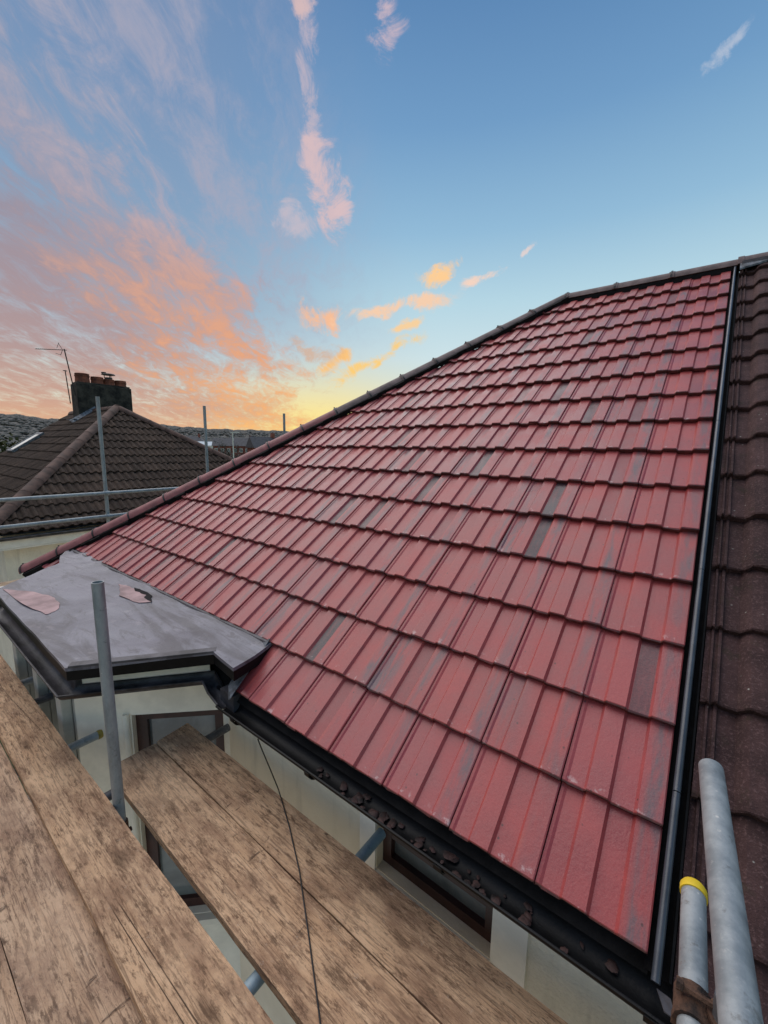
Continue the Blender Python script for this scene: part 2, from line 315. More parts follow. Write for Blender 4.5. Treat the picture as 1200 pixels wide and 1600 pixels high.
MT['greyfascia'] = plain('weathered_grey_fascia', (0.085, 0.078, 0.085), 0.6, 0.35, 8, 0.4)
MT['felt'] = felt()
MT['pink'] = plain('bare_pink_primer', (0.40, 0.26, 0.25), 0.75, 0.25, 5, 0.4)
MT['lead'] = plain('lead_flashing', (0.13, 0.145, 0.165), 0.5, 0.5, 18, 0.5, 0.2)
MT['cream'] = render_wall('cream_render', (0.72, 0.635, 0.49), (0.82, 0.74, 0.59), 0.25)
MT['cream_rough'] = render_wall('cream_roughcast', (0.70, 0.64, 0.52), (0.82, 0.76, 0.63), 1.0)
MT['white'] = plain('white_paint', (0.82, 0.77, 0.67), 0.5, 0.08, 5, 0.12)
MT['stone'] = plain('grey_painted_pillar', (0.42, 0.41, 0.37), 0.7, 0.12, 6, 0.3)
MT['brownframe'] = plain('brown_window_frame', (0.050, 0.017, 0.013), 0.4, 0.3, 8, 0.12)
MT['glass'] = glass()
MT['wood_a'] = wood('scaffold_board_wood', (0.58, 0.35, 0.20), (0.74, 0.48, 0.29), (0.125, 0.068, 0.04), (0.28, 0.155, 0.094))
MT['wood_b'] = wood('greyed_scaffold_board', (0.50, 0.312, 0.192), (0.66, 0.445, 0.29), (0.115, 0.068, 0.045), (0.25, 0.145, 0.098))
MT['wood_pale'] = wood('pale_scaffold_board', (0.42, 0.30, 0.19), (0.55, 0.41, 0.27), (0.2, 0.13, 0.08), (0.30, 0.20, 0.13))
MT['galv'] = galv('galvanised_steel')
MT['galv_blue'] = galv('bluish_galvanised_steel', (0.19, 0.27, 0.32), (0.29, 0.38, 0.43), 0.2)
MT['galv_dark'] = galv('tarnished_steel', (0.075, 0.075, 0.08), (0.15, 0.145, 0.15), 0.3)
MT['yellow'] = plain('yellow_plastic_cap', (0.80, 0.56, 0.03), 0.45, 0.12, 10, 0.1)
MT['yellow_dirty'] = plain('dirty_yellow_cap', (0.38, 0.28, 0.05), 0.6, 0.3, 25, 0.2)
MT['rust'] = plain('rusty_coupler_steel', (0.085, 0.042, 0.024), 0.8, 0.6, 30, 0.7)
MT['cable'] = plain('black_cable', (0.015, 0.012, 0.012), 0.5, 0.2, 10, 0)
MT['leaf'] = plain('dead_leaves', (0.042, 0.019, 0.016), 0.7, 0.6, 30, 0.4)
MT['chimney'] = plain('dark_mossy_render', (0.042, 0.037, 0.029), 0.92, 0.55, 4, 0.8, bd=0.02)  # very dark, blotchy render with moss
MT['pot'] = plain('terracotta_pot', (0.20, 0.062, 0.034), 0.8, 0.35, 8, 0.3)
MT['dark_metal'] = plain('dark_metal', (0.03, 0.028, 0.028), 0.5, 0.2, 10, 0.1, 0.4)
MT['brick'] = plain('red_brick', (0.24, 0.075, 0.05), 0.9, 0.3, 1.5, 0.3)
MT['slate'] = plain('dark_slate', (0.05, 0.05, 0.058), 0.75, 0.25, 1.5, 0.3)
MT['shed'] = plain('pale_blue_cladding', (0.30, 0.38, 0.43), 0.5, 0.1, 1, 0.1)
MT['grass'] = plain('grass', (0.055, 0.075, 0.03), 0.95, 0.35, 0.08, 0.3, bd=0.05)
MT['drive'] = plain('pale_concrete_paving', (0.52, 0.49, 0.43), 0.85, 0.15, 2, 0.5, bd=0.01)
MT['hill'] = plain('winter_woodland_ground', (0.105, 0.10, 0.09), 0.95, 0.15, 0.01, 0.2, bd=1)  # lightened, flat tone: distance haze put into the colour
MT['wood_far'] = foliage('bare_winter_wood', (0.10, 0.096, 0.088), (0.125, 0.118, 0.106))  # same haze painted in: paler, with little variation
MT['leafgreen'] = foliage('dark_green_leaves', (0.022, 0.028, 0.010), (0.07, 0.07, 0.025))
MT['bark'] = plain('bark', (0.06, 0.045, 0.032), 0.9, 0.3, 5, 0.5)

# ------------------------------------------------------------------ mesh helpers
class MB:
    def __init__(self): self.v = []; self.f = []
    def add(self, vs, fs):
        o = len(self.v); self.v += [tuple(p) for p in vs]; self.f += [tuple(o+i for i in q) for q in fs]; return self
    def box(self, a, b):
        x0, y0, z0 = a; x1, y1, z1 = b
        return self.add([(x0, y0, z0), (x1, y0, z0), (x1, y1, z0), (x0, y1, z0), (x0, y0, z1), (x1, y0, z1), (x1, y1, z1), (x0, y1, z1)],
                        [(3, 2, 1, 0), (4, 5, 6, 7), (0, 1, 5, 4), (1, 2, 6, 5), (2, 3, 7, 6), (3, 0, 4, 7)])
    def prism(self, poly, z0, z1):
        n = len(poly)
        lo = [(p[0], p[1], z0 if len(p) < 3 else p[2]+z0) for p in poly]; hi = [(p[0], p[1], z1 if len(p) < 3 else p[2]+z1) for p in poly]
        return self.add(lo+hi, [tuple(range(n-1, -1, -1)), tuple(range(n, 2*n))]+[(i, (i+1) % n, n+(i+1) % n, n+i) for i in range(n)])
    def obox(self, p0, p1, w, h, up=(0, 0, 1), off=(0, 0)):     # bar from p0 to p1, width w across, height h along up
        p0 = Vector(p0); p1 = Vector(p1); d = (p1-p0).normalized(); up = Vector(up); s = d.cross(up).normalized(); u = s.cross(d)
        vs = []
        for p in (p0, p1):
            for a, b in ((-1, -1), (1, -1), (1, 1), (-1, 1)): vs.append(p+s*(a*w/2+off[0])+u*(b*h/2+off[1]))
        return self.add(vs, [(0, 1, 2, 3), (7, 6, 5, 4), (0, 4, 5, 1), (1, 5, 6, 2), (2, 6, 7, 3), (3, 7, 4, 0)])
    def tube(self, pts, r, seg=12, cap=True):
        pts = [Vector(p) for p in pts]; n = len(pts); rs = r if isinstance(r, (list, tuple)) else [r]*n
        rings = []; ref = None
        for i, p in enumerate(pts):
            d = (pts[min(i+1, n-1)]-pts[max(i-1, 0)]).normalized()
            if ref is None: ref = Vector((0, 0, 1)) if abs(d.z) < 0.9 else Vector((1, 0, 0))
            s = d.cross(ref).normalized(); u = s.cross(d).normalized()
            rings.append([p+(s*math.cos(2*PI*k/seg)+u*math.sin(2*PI*k/seg))*rs[i] for k in range(seg)])
        fs = [(i*seg+k, i*seg+(k+1) % seg, (i+1)*seg+(k+1) % seg, (i+1)*seg+k) for i in range(n-1) for k in range(seg)]
        if cap: fs += [tuple(range(seg-1, -1, -1)), tuple((n-1)*seg+k for k in range(seg))]
        return self.add([q for g in rings for q in g], fs)
    def pipe(self, p0, p1, r, t=0.004, seg=24):       # hollow steel tube, open ends
        p0 = Vector(p0); p1 = Vector(p1); d = (p1-p0).normalized(); ref = Vector((0, 0, 1)) if abs(d.z) < 0.9 else Vector((1, 0, 0))
        s = d.cross(ref).normalized(); u = s.cross(d).normalized(); vs = []
        for p in (p0, p1):
            for q in (r, r-t):
                vs += [p+(s*math.cos(2*PI*k/seg)+u*math.sin(2*PI*k/seg))*q for k in range(seg)]
        fs = []
        for k in range(seg):
            j = (k+1) % seg
            fs += [(k, j, 2*seg+j, 2*seg+k), (seg+j, seg+k, 3*seg+k, 3*seg+j), (j, k, seg+k, seg+j), (2*seg+k, 2*seg+j, 3*seg+j, 3*seg+k)]
        return self.add(vs, fs)
    def build(self, name, mat, parent=None, smooth=False, bevel=0.0, origin=None):
        o0 = ORG.get(parent, Vector()) if parent is not None else Vector(origin or (0, 0, 0))
        me = bpy.data.meshes.new(name); me.from_pydata([(Vector(p)-o0)[:] for p in self.v], [], self.f)
        bm = bmesh.new(); bm.from_mesh(me)
        bmesh.ops.recalc_face_normals(bm, faces=bm.faces)
        if bevel: bmesh.ops.bevel(bm, geom=bm.edges[:], offset=bevel, segments=2, affect='EDGES', profile=0.6)
        bm.to_mesh(me); bm.free()
        if smooth:
            for p in me.polygons: p.use_smooth = True
            me.set_sharp_from_angle(angle=rad(40))
        me.materials.append(MT[mat])
        o = bpy.data.objects.new(name, me); COL.objects.link(o)
        if parent is not None: o.parent = parent; ORG[o] = o0
        else: o.location = o0; ORG[o] = o0
        return o
ORG = {}
def thing(name, loc, label, cat, group=None):
    o = bpy.data.objects.new(name, None); o.empty_display_size = 0.1; COL.objects.link(o); o.location = loc; ORG[o] = Vector(loc)
    return tag(o, label, cat, group)
def tag(o, label=None, cat=None, group=None, kind=None):
    if label: o['label'] = label
    if cat: o['category'] = cat
    if group: o['group'] = group
    if kind: o['kind'] = kind
    return o

# ------------------------------------------------------------------ ground, hills
GZ = -5.4
me = MB(); S = 4000
me.add([(-S, -S, GZ), (S, -S, GZ), (S, S, GZ), (-S, S, GZ)], [(0, 1, 2, 3)])
tag(me.build('ground', 'grass'), kind='structure')
tag(MB().prism([(-9.7, -9), (-5.6, -9), (-5.6, 14), (-9.7, 14)], GZ+0.004, GZ+0.012).build('driveway', 'drive'), kind='structure')
tag(MB().prism([(-5.58, -9), (6, -9), (6, 0.2), (-5.58, 0.2)], GZ+0.004, GZ+0.014).build('bounce_paving', 'drive'), kind='structure')  # pale ground sheet added to bounce light up onto the walls
tag(MB().prism([(-40, -16), (12, -16), (12, -9.2), (-40, -9.2)], GZ+0.004, GZ+0.010).build('road', 'slate'), kind='structure')
def hill_elev(a):      # skyline elevation in degrees at azimuth a
    pts = [(-130, 2.5), (-100, 3.0), (-86, 3.15), (-80, 2.95), (-75, 2.55), (-70, 2.5), (-66, 2.45), (-60, 2.15), (-54, 2.15), (-48, 2.1), (-40, 2.0), (-25, 1.8), (0, 1.5), (40, 1.2)]
    for (a0, e0), (a1, e1) in zip(pts, pts[1:]):
        if a0 <= a <= a1: return e0+(e1-e0)*(a-a0)/(a1-a0)
    return 1.5
rows = [(420, -8), (600, 0.05), (800, 0.28), (1000, 0.55), (1250, 0.8), (1550, 1.0), (1900, 0.92), (2600, 0.4)]
me = MB(); angs = [-128+1.5*i for i in range(112)]
def hill_z(a, r):
    e = hill_elev(a)*(1+0.02*math.sin(a*1.9)+0.015*math.sin(a*4.3+1))
    top = 1.3+1550*math.tan(rad(e))-6
    for (r0, f0), (r1, f1) in zip(rows, rows[1:]):
        if r0 <= r <= r1:
            f0 = max(f0, 0); return -10+(top+10)*(f0+(f1-f0)*(r-r0)/(r1-r0))
    return -10
for a in angs:
    for r, f_ in rows:
        me.v.append((math.sin(rad(a))*r, math.cos(rad(a))*r, hill_z(a, r) if r > 421 else -10))
nr = len(rows)
for i in range(len(angs)-1):
    for j in range(nr-1): me.f.append((i*nr+j, (i+1)*nr+j, (i+1)*nr+j+1, i*nr+j+1))
tag(me.build('hills', 'hill', smooth=True), kind='structure')
# bare winter woodland on the hills, one mass
me = MB()
for k in range(15000):
    a = random.uniform(-92, -40); r = random.choice((random.uniform(1480, 1600), random.uniform(440, 900), random.uniform(800, 1560), random.uniform(1100, 1560)))
    x, y = math.sin(rad(a))*r, math.cos(rad(a))*r; z = hill_z(a, r); h = random.uniform(3.5, 6.5); w = random.uniform(5, 9)
    t = random.random()*6.28; vs = []
    for q in range(5): vs.append((x+math.cos(t+q*1.257)*w*random.uniform(.6, 1.1), y+math.sin(t+q*1.257)*w*random.uniform(.6, 1.1), z+h*random.uniform(.25, .6)))
    vs += [(x+random.uniform(-1, 1), y+random.uniform(-1, 1), z+h), (x, y, z-1)]
    me.add(vs, [(q, (q+1) % 5, 5) for q in range(5)]+[((q+1) % 5, q, 6) for q in range(5)])
dw = me.build('distant_wood', 'wood_far')
for p_ in dw.data.polygons: p_.use_smooth = True
tag(dw, 'bare brown winter wood covering the far hills', 'wood', kind='stuff')

# ------------------------------------------------------------------ tiles
PT = 0.63542; G = 0.32652; TW = 0.300
def tile_mesh(name, L, prof, tilt, thick, jit, seed, mat, ysub=1):
    rnd = random.Random(seed); n = len(prof); vs = []; fs = []
    ys = [0.0, 0.007]+[L*(k+1)/ysub for k in range(ysub)]
    tops = []
    for yi, y in enumerate(ys):
        row = []
        for (x, h) in prof:
            jy = rnd.uniform(-jit, jit) if yi == 0 else 0
            jz = rnd.uniform(-jit, 0)*0.8-0.003 if yi == 0 else 0
            row.append(len(vs)); vs.append((x, y+jy, h-tilt*y+jz))
        tops.append(row)
    low = []
    for i, (x, h) in enumerate(prof):
        low.append(len(vs)); vs.append((x, vs[tops[0][i]][1]+0.002, h-thick))
    for a, b in zip(tops, tops[1:]):
        for i in range(n-1): fs.append((a[i], a[i+1], b[i+1], b[i]))
    for i in range(n-1): fs.append((low[i], low[i+1], tops[0][i+1], tops[0][i]))
    # right flank
    e = len(vs); vs += [(prof[-1][0], L, prof[-1][1]-tilt*L-thick)]
    fs.append((tops[0][-1], low[-1], e)+tuple(t[-1] for t in tops[:0:-1]))
    me = bpy.data.meshes.new(name); me.from_pydata(vs, [], fs)
    for p in me.polygons: p.use_smooth = True
    me.set_sharp_from_angle(angle=rad(14)); me.materials.append(MT[mat]); return me
PROF_NEW = [(0.0, -0.008), (0.0, -0.0015), (0.010, -0.0025), (0.019, -0.007), (0.070, -0.007), (0.0795, 0.007), (0.144, 0.007), (0.1535, -0.007), (0.218, -0.007), (0.2275, 0.007), (0.2932, 0.007), (0.2970, 0.0045), (0.2978, -0.008)]
PROF_OLD = [(-0.003, -0.016), (0.012, -0.016), (0.015, -0.004), (0.022, -0.004), (0.025, -0.016), (0.034, -0.016), (0.037, -0.004), (0.046, -0.004), (0.05, -0.018), (0.10, -0.020), (0.118, 0.006), (0.132, 0.018), (0.165, 0.024), (0.20, 0.018), (0.212, 0.006), (0.228, -0.020), (0.262, -0.020), (0.274, 0.002), (0.283, 0.010), (0.293, 0.006), (0.297, -0.020)]
PROF_NB = [(-0.003, -0.02), (0.05, -0.018), (0.075, 0.010), (0.10, 0.022), (0.13, 0.014), (0.155, -0.016), (0.20, -0.018), (0.225, 0.010), (0.25, 0.022), (0.28, 0.014), (0.297, -0.02)]
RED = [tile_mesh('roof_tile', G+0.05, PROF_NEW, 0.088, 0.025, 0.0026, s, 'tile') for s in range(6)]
OLD = [tile_mesh('roof_tile', G+0.05, PROF_OLD, 0.10, 0.036, 0.006, s, 'tile_old') for s in range(5)]

def slope_frame(o, xd, pitch, inward):      # o: eave point, xd: unit along the eave, inward: horizontal unit up the slope
    xd = Vector(xd); inw = Vector(inward); v = inw*math.cos(pitch)+Vector((0, 0, math.sin(pitch))); n = xd.cross(v)
    m = Matrix(((xd.x, v.x, n.x, o[0]), (xd.y, v.y, n.y, o[1]), (xd.z, v.z, n.z, o[2]), (0, 0, 0, 1)))
    return m
def lay(parent, frame, spots, meshes, clips=(), w=TW, L=G+0.05, name='roof_tile', colfn=None, jitter=0.0015):
    """spots: (u, v) of each tile's lower left corner; clips: (a, b, c) keep a*u+b*v <= c"""
    T0 = Matrix.Translation(-ORG[parent]); cnt = 0
    for idx, (u, v, cl) in enumerate(spots):
        me = random.choice(meshes); use = list(clips)+list(cl or [])
        cs = [(u, v), (u+w, v), (u+w, v+L), (u, v+L)]; drop = False; cut = []
        for a, b, c in use:
            s = [a*p+b*q-c for p, q in cs]
            if min(s) >= -0.004: drop = True; break
            if max(s) > 0.001: cut.append((a, b, c))
        if drop: continue
        if cut:
            bm = bmesh.new(); bm.from_mesh(me)
            for a, b, c in cut:
                d = Vector((a, b, 0)); cc = c-(a*u+b*v)
                bmesh.ops.bisect_plane(bm, geom=bm.verts[:]+bm.edges[:]+bm.faces[:], plane_co=d*(cc/d.length_squared), plane_no=d, clear_outer=True)
            if len(bm.faces) < 3: bm.free(); continue
            me2 = bpy.data.meshes.new('roof_tile'); bm.to_mesh(me2); bm.free(); me2.set_sharp_from_angle(angle=rad(14))
            if not me2.materials: me2.materials.append(me.materials[0])
            me = me2
        o = bpy.data.objects.new(name, me); COL.objects.link(o); o.parent = parent
        j = Matrix.Rotation(random.uniform(-.0035, .0035), 4, 'Z') @ Matrix.Rotation(random.uniform(-.003, .003), 4, 'X')
        o.matrix_basis = T0 @ frame @ Matrix.Translation((u+random.uniform(-jitter, jitter)*.5, v+random.uniform(-jitter, jitter)*1.4, random.uniform(-jitter, jitter))) @ j
        if colfn: o.color = colfn(u, v)
        cnt += 1
    return cnt

# ------------------------------------------------------------------ the house with the new red roof
HX = -5.75                     # hip: x = y + HX
TP = math.tan(PT)
RV = 16.12*G; RY = RV*math.cos(PT); RZ = RV*math.sin(PT)
house = thing('semi_detached_house', (-2.9, 4.2, GZ), 'cream semi-detached house with a newly laid red tiled hip roof and flat-roofed bay', 'house')
fr = slope_frame((0, 0, 0), (1, 0, 0), PT, (0, 1, 0))
D = 0.075
me = MB()
def sp(x, y, dz=0): return (x, y, y*TP-D+dz)
hx = RY+HX
me.add([sp(HX+0.02, 0.02), sp(-0.002, 0.02), (-0.002, RY, RZ-D), (hx, RY, RZ-D), (HX+0.02, 2*RY, -D), (-0.002, 2*RY, -D)], [(0, 1, 2, 3), (0, 3, 4), (3, 2, 5, 4)])
roof = me.build('roof', 'blackdull', house)
DARK = {(2, 4): 1, (2, 5): 1, (4, 6): 1, (5, 5): 1, (6, 4): .9, (7, 4): .9, (5, 1): 1, (11, 6): .8, (6, 6): .8, (10, 2): 1, (7, 7): .8, (2, 8): .9, (3, 9): .9, (0, 2): .75, (14, 3): .8, (9, 5): .6, (12, 6): .8,
        (13, 2): .8, (15, 1): .7, (12, 1): .8, (1, 14): .6, (3, 12): .8, (5, 12): .8, (6, 10): .7, (8, 9): .8, (4, 9): .5, (1, 8): .6, (12, 4): .5, (9, 7): .6, (1, 6): .3, (8, 11): .7, (3, 1): .35}
DARK1 = {(2, 4): .8, (5, 5): .7, (3, 1): .9, (6, 1): .8, (1, 8): .6, (2, 5): .5, (4, 6): .6, (7, 4): .6, (6, 6): .7, (11, 6): .5, (9, 5): .5}
def redcol(u, v):
    c = int(round(-u/TW))-1; k = int(round(v/G)); rr = random.Random(c*91+k*17)
    return (rr.choice((.15, .5, .8, 1.0)), DARK.get((c, k), 0.0 if rr.random() > .1 else .25), DARK1.get((c, k), 0.0 if rr.random() > .12 else .45), 1)
spots = []
cp = math.cos(PT)
for k in range(16):
    for c in range(0, 20):
        u = -TW*(c+1)-0.006; cl = []
        if k == 0:
            if -1.95 > u+TW and u > -5.0: continue
            if u < -1.95 < u+TW: cl.append((-1, 0, 1.95))
            if u < -5.0: cl.append((1, 0, -5.2))
        v = k*G+(0.012 if k == 0 else 0)
        if k == 15: cl.append((0, 1, RV+0.01))
        spots.append((u, v, cl))
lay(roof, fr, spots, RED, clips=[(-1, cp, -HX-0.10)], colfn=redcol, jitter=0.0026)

def ridge_run(parent, p0, p1, up, n, r, mats, seg=10, arc=78, over=0.03, clip=True, collar=0.006, name='ridge_tile', cmat='dark_metal'):
    p0 = Vector(p0); p1 = Vector(p1); d = (p1-p0)/n; dn = d.normalized(); up = Vector(up); s = dn.cross(up).normalized(); u = s.cross(dn).normalized()
    if u.dot(up) < 0: u = -u
    for k in range(n):
        a = p0+d*k-dn*over; b = p0+d*(k+1); mb = MB(); st = []
        for (q, rr) in ((a, r+collar), (a+dn*0.045, r+collar), (a+dn*0.05, r), (b, r-0.002)):
            for th in (0.018, 0.0):
                st.append([q+(s*math.sin(rad(-arc+2*arc*i/seg))+u*math.cos(rad(-arc+2*arc*i/seg)))*(rr-th) for i in range(seg+1)])
        outer = st[1::2]; inner = st[0::2]; n1 = seg+1; vs = [q for g in outer+inner for q in g]; fs = []
        for g in range(3):
            for i in range(seg):
                fs.append((g*n1+i, g*n1+i+1, (g+1)*n1+i+1, (g+1)*n1+i))
        for i in range(seg): fs.append((i, i+1, 4*n1+i+1, 4*n1+i)); fs.append((3*n1+i, 3*n1+i+1, 7*n1+i+1, 7*n1+i))
        for e in (0, seg):
            for g in range(3): fs.append((g*n1+e, (g+1)*n1+e, (5+g)*n1+e, (4+g)*n1+e))
        o = mb.add(vs, fs).build(name, mats(k) if callable(mats) else mats, parent, smooth=True)
        if clip:
            c = MB(); q0 = a+dn*0.012
            for i in range(seg):
                t0, t1 = rad(-arc+2*arc*i/seg), rad(-arc+2*arc*(i+1)/seg); R_ = r+collar+0.005
                P = [q0+dn*w+(s*math.sin(t)+u*math.cos(t))*rr for w in (0, 0.016) for t in (t0, t1) for rr in (R_-0.005, R_)]
                c.add(P, [(1, 3, 7, 5), (0, 1, 5, 4), (2, 3, 7, 6), (0, 1, 3, 2), (4, 5, 7, 6)])
            c.tube([q0+dn*0.008+u*(r+collar+0.004), q0+dn*0.008+u*(r+collar+0.012)], 0.008, 8)
            c.build('ridge_clip', cmat, parent)
hd = Vector((1, 1, TP)).normalized(); hup = (Vector((0, 0, 1))-hd*hd.z).normalized()
hp0 = Vector((HX-0.06, -0.06, -0.06*TP)); hp1 = Vector((hx-0.02, RY-0.02, RZ))
ridge_run(roof, hp0-hup*0.03, hp1-hup*0.066, hup, 16, 0.098, lambda k: 'hip_red' if k < 9 else 'ridge_old')
ridge_run(roof, (hx+0.03, RY, RZ-0.062), (0.03, RY, RZ-0.062), (0, 0, 1), 3, 0.098, 'ridge_old')
# black dry-hip strip tucked under the hip tiles
me = MB(); nst = 60
sn = Vector((0, -math.sin(PT), math.cos(PT))); perp = sn.cross(hd).normalized()
if perp.dot(Vector((1, -1, 0))) < 0: perp = -perp
for k in range(nst):
    a = hp0+(hp1-hp0)*(k/nst)+sn*0.022; b = hp0+(hp1-hp0)*((k+1)/nst)+sn*0.022
    wa = 0.118+0.010*math.sin(k*2.1)+random.uniform(-.008, .008)
    me.add([a, b, b+perp*wa, a+perp*wa, a-sn*0.02, b-sn*0.02, b+perp*wa-sn*0.05, a+perp*wa-sn*0.05], [(0, 1, 2, 3), (3, 2, 6, 7), (0, 3, 7, 4), (1, 2, 6, 5), (0, 1, 5, 4)])
me.build('hip_roll', 'blackdull', roof)
# same strip under the ridge
MB().obox((hx, RY-0.07, RZ-0.075), (0.0, RY-0.07, RZ-0.075), 0.04, 0.05).build('ridge_roll', 'blackdull', roof)
# dark plastic strip between the two halves of the pair
def up_slope(x, v, h=0.0): return Vector((x, v*math.cos(PT)-h*math.sin(PT), v*math.sin(PT)+h*math.cos(PT)))
vt = MB()
vt.add([up_slope(-0.012, -0.01, -0.055), up_slope(0.05, -0.01, -0.055), up_slope(0.05, RV, -0.055), up_slope(-0.012, RV, -0.055)], [(0, 1, 2, 3)])
vt.obox(up_slope(0.047, -0.01, -0.045), up_slope(0.047, RV-0.05, -0.045), 0.006, 0.04, sn)
vt.build('verge_tray', 'blackdull', roof)
cuts = [-0.03, 0.44, 1.38, 2.56, 3.7, RV-0.02]
for a, b in zip(cuts, cuts[1:]):
    m_ = MB(); seg = 8
    rr = [(math.cos(PI*i/seg)*0.0105, math.sin(PI*i/seg)*0.0115) for i in range(seg+1)]+[(-0.0105, -0.035), (0.0105, -0.035)]
    n = len(rr); vs = [up_slope(0.016+p, v, 0.004+q) for v in (a+0.003, b) for p, q in rr]
    m_.add(vs, [tuple(range(n)), tuple(range(2*n-1, n-1, -1))]+[(i, (i+1) % n, n+(i+1) % n, n+i) for i in range(n)])
    m_.build('verge_trim', 'bar', roof, smooth=True)

# walls -----------------------------------------------------------
def wall_seg(mb, p0, p1, z0, z1, th, holes=()):
    """vertical wall with its outer face on p0-p1, body behind it (left of p0->p1); holes (s0, s1, za, zb)"""
    p0 = Vector((p0[0], p0[1], 0)); p1 = Vector((p1[0], p1[1], 0)); L = (p1-p0).length; d = (p1-p0)/L; n = Vector((-d.y, d.x, 0))
    ss = sorted({0, L, *[h[0] for h in holes], *[h[1] for h in holes]}); zs = sorted({z0, z1, *[h[2] for h in holes], *[h[3] for h in holes]})
    for a, b in zip(ss, ss[1:]):
        for c, e in zip(zs, zs[1:]):
            if any(h[0]-1e-6 <= a and b <= h[1]+1e-6 and h[2]-1e-6 <= c and e <= h[3]+1e-6 for h in holes): continue
            q = [p0+d*a, p0+d*b, p0+d*b+n*th, p0+d*a+n*th]
            mb.prism([(v.x, v.y) for v in q], c, e)
    return d, n
def window(parent, p0, p1, s0, s1, z0, z1, inset=0.06, fw=0.055, frame='brownframe', sill=True, mull=(), trans=()):
    p0 = Vector((p0[0], p0[1], 0)); p1 = Vector((p1[0], p1[1], 0)); d = (p1-p0).normalized(); n = Vector((-d.y, d.x, 0)); Zv = Vector((0, 0, 1))
    def P(s, z, t): return p0+d*s+Zv*z+n*t
    m_ = MB()
    def bar(a, b, c, e, t0=inset, t1=inset+0.06):
        m_.add([P(a, c, t0), P(b, c, t0), P(b, c, t1), P(a, c, t1), P(a, e, t0), P(b, e, t0), P(b, e, t1), P(a, e, t1)], [(3, 2, 1, 0), (4, 5, 6, 7), (0, 1, 5, 4), (1, 2, 6, 5), (2, 3, 7, 6), (3, 0, 4, 7)])
    bar(s0, s0+fw, z0, z1); bar(s1-fw, s1, z0, z1); bar(s0+fw, s1-fw, z0, z0+fw); bar(s0+fw, s1-fw, z1-fw, z1)
    for q in mull: bar(q-fw*.5, q+fw*.5, z0+fw, z1-fw)
    for q in trans: bar(s0+fw, s1-fw, q-fw*.5, q+fw*.5, inset+0.002, inset+0.058)
    w_ = m_.build('window', frame, parent)
    g_ = MB(); g_.add([P(s0+fw, z0+fw, inset+0.03), P(s1-fw, z0+fw, inset+0.03), P(s1-fw, z1-fw, inset+0.03), P(s0+fw, z1-fw, inset+0.03), P(s0+fw, z0+fw, inset+0.036), P(s1-fw, z0+fw, inset+0.036), P(s1-fw, z1-fw, inset+0.036), P(s0+fw, z1-fw, inset+0.036)], [(0, 1, 2, 3), (7, 6, 5, 4)])
    g_.build('pane', 'glass', w_)
    if sill:
        m_ = MB(); bar(s0-0.01, s1+0.01, z0-0.05, z0-0.004, -0.05, inset+0.02); m_.build('sill', 'white', w_)
    return w_
WY = 0.22; ZT = -0.13
wx0, wx1, wz0 = -1.09, -0.50, -0.70
wm = MB(); wall_seg(wm, (-5.45, WY), (-1.30, WY), GZ, ZT, 0.25)
wall_seg(wm, (-1.30, WY), (-0.36, WY), GZ, ZT, 0.25, [(1.30+wx0, 1.30+wx1, wz0, -0.16)])
wall_seg(wm, (-5.45, 8.2), (-5.45, WY+0.252), GZ, ZT, 0.25)
wall = wm.build('wall', 'cream', house)
wall_seg(wr := MB(), (-0.36, WY), (0.02, WY), GZ, ZT, 0.25); wr.build('wall', 'cream_rough', house)
window(house, (-1.30, WY), (-0.36, WY), 1.30+wx0, 1.30+wx1, wz0, -0.16, 0.05, 0.05, trans=(-0.52,))
# a raised band round the main window
b_ = MB(); b_.box((wx0-0.10, WY-0.012, GZ+1), (wx0-0.002, WY+0.01, ZT-0.004)); b_.box((wx1+0.002, WY-0.012, GZ+1), (wx1+0.14, WY+0.01, ZT-0.004)); b_.build('window_band', 'white', house)
fa = MB(); fa.box((-1.98, 0.055, -0.215), (0.03, 0.085, -0.045)); fa.box((-1.98, 0.0855, -0.215), (0.03, WY+0.02, -0.19)); fa.build('fascia', 'black', house)
# gutter -----------------------------------------------------------
def gutter(parent, pts, r=0.056, seg=10, th=0.0035, mat='black', name='gutter'):
    """half-round channel whose rim runs along pts (open path, horizontal)"""
    pts = [Vector(p) for p in pts]; n = len(pts); prof = [(math.cos(PI+PI*i/seg)*r, math.sin(PI+PI*i/seg)*r*0.92) for i in range(seg+1)]
    prof = [(-r-0.006, 0.004), (-r-0.006, -0.004)]+[(a, b-0.0) for a, b in prof]+[(r+0.006, -0.004), (r+0.006, 0.004)]
    inner = [(a*(1-th/r), b*(1-th/r)+0.002) for a, b in prof]
    loop = prof+inner[::-1]; k = len(loop); vs = []
    for i, p in enumerate(pts):
        if i == 0: d = (pts[1]-p).normalized(); m = 1
        elif i == n-1: d = (p-pts[i-1]).normalized(); m = 1
        else:
            d1 = (p-pts[i-1]).normalized(); d2 = (pts[i+1]-p).normalized(); d = (d1+d2).normalized(); m = 1/max(0.4, d.dot(d1))
        s = Vector((d.y, -d.x, 0))*m
        vs += [p+s*a+Vector((0, 0, b)) for a, b in loop]
    fs = [(i*k+q, i*k+(q+1) % k, (i+1)*k+(q+1) % k, (i+1)*k+q) for i in range(n-1) for q in range(k)]
    fs += [tuple(range(k)), tuple((n-1)*k+q for q in range(k-1, -1, -1))]
    return MB().add(vs, fs).build(name, mat, parent, smooth=True)
GY = -0.008; GZr = -0.074
gut = gutter(house, [(-2.0, GY, GZr), (0.10, GY, GZr)], 0.052)
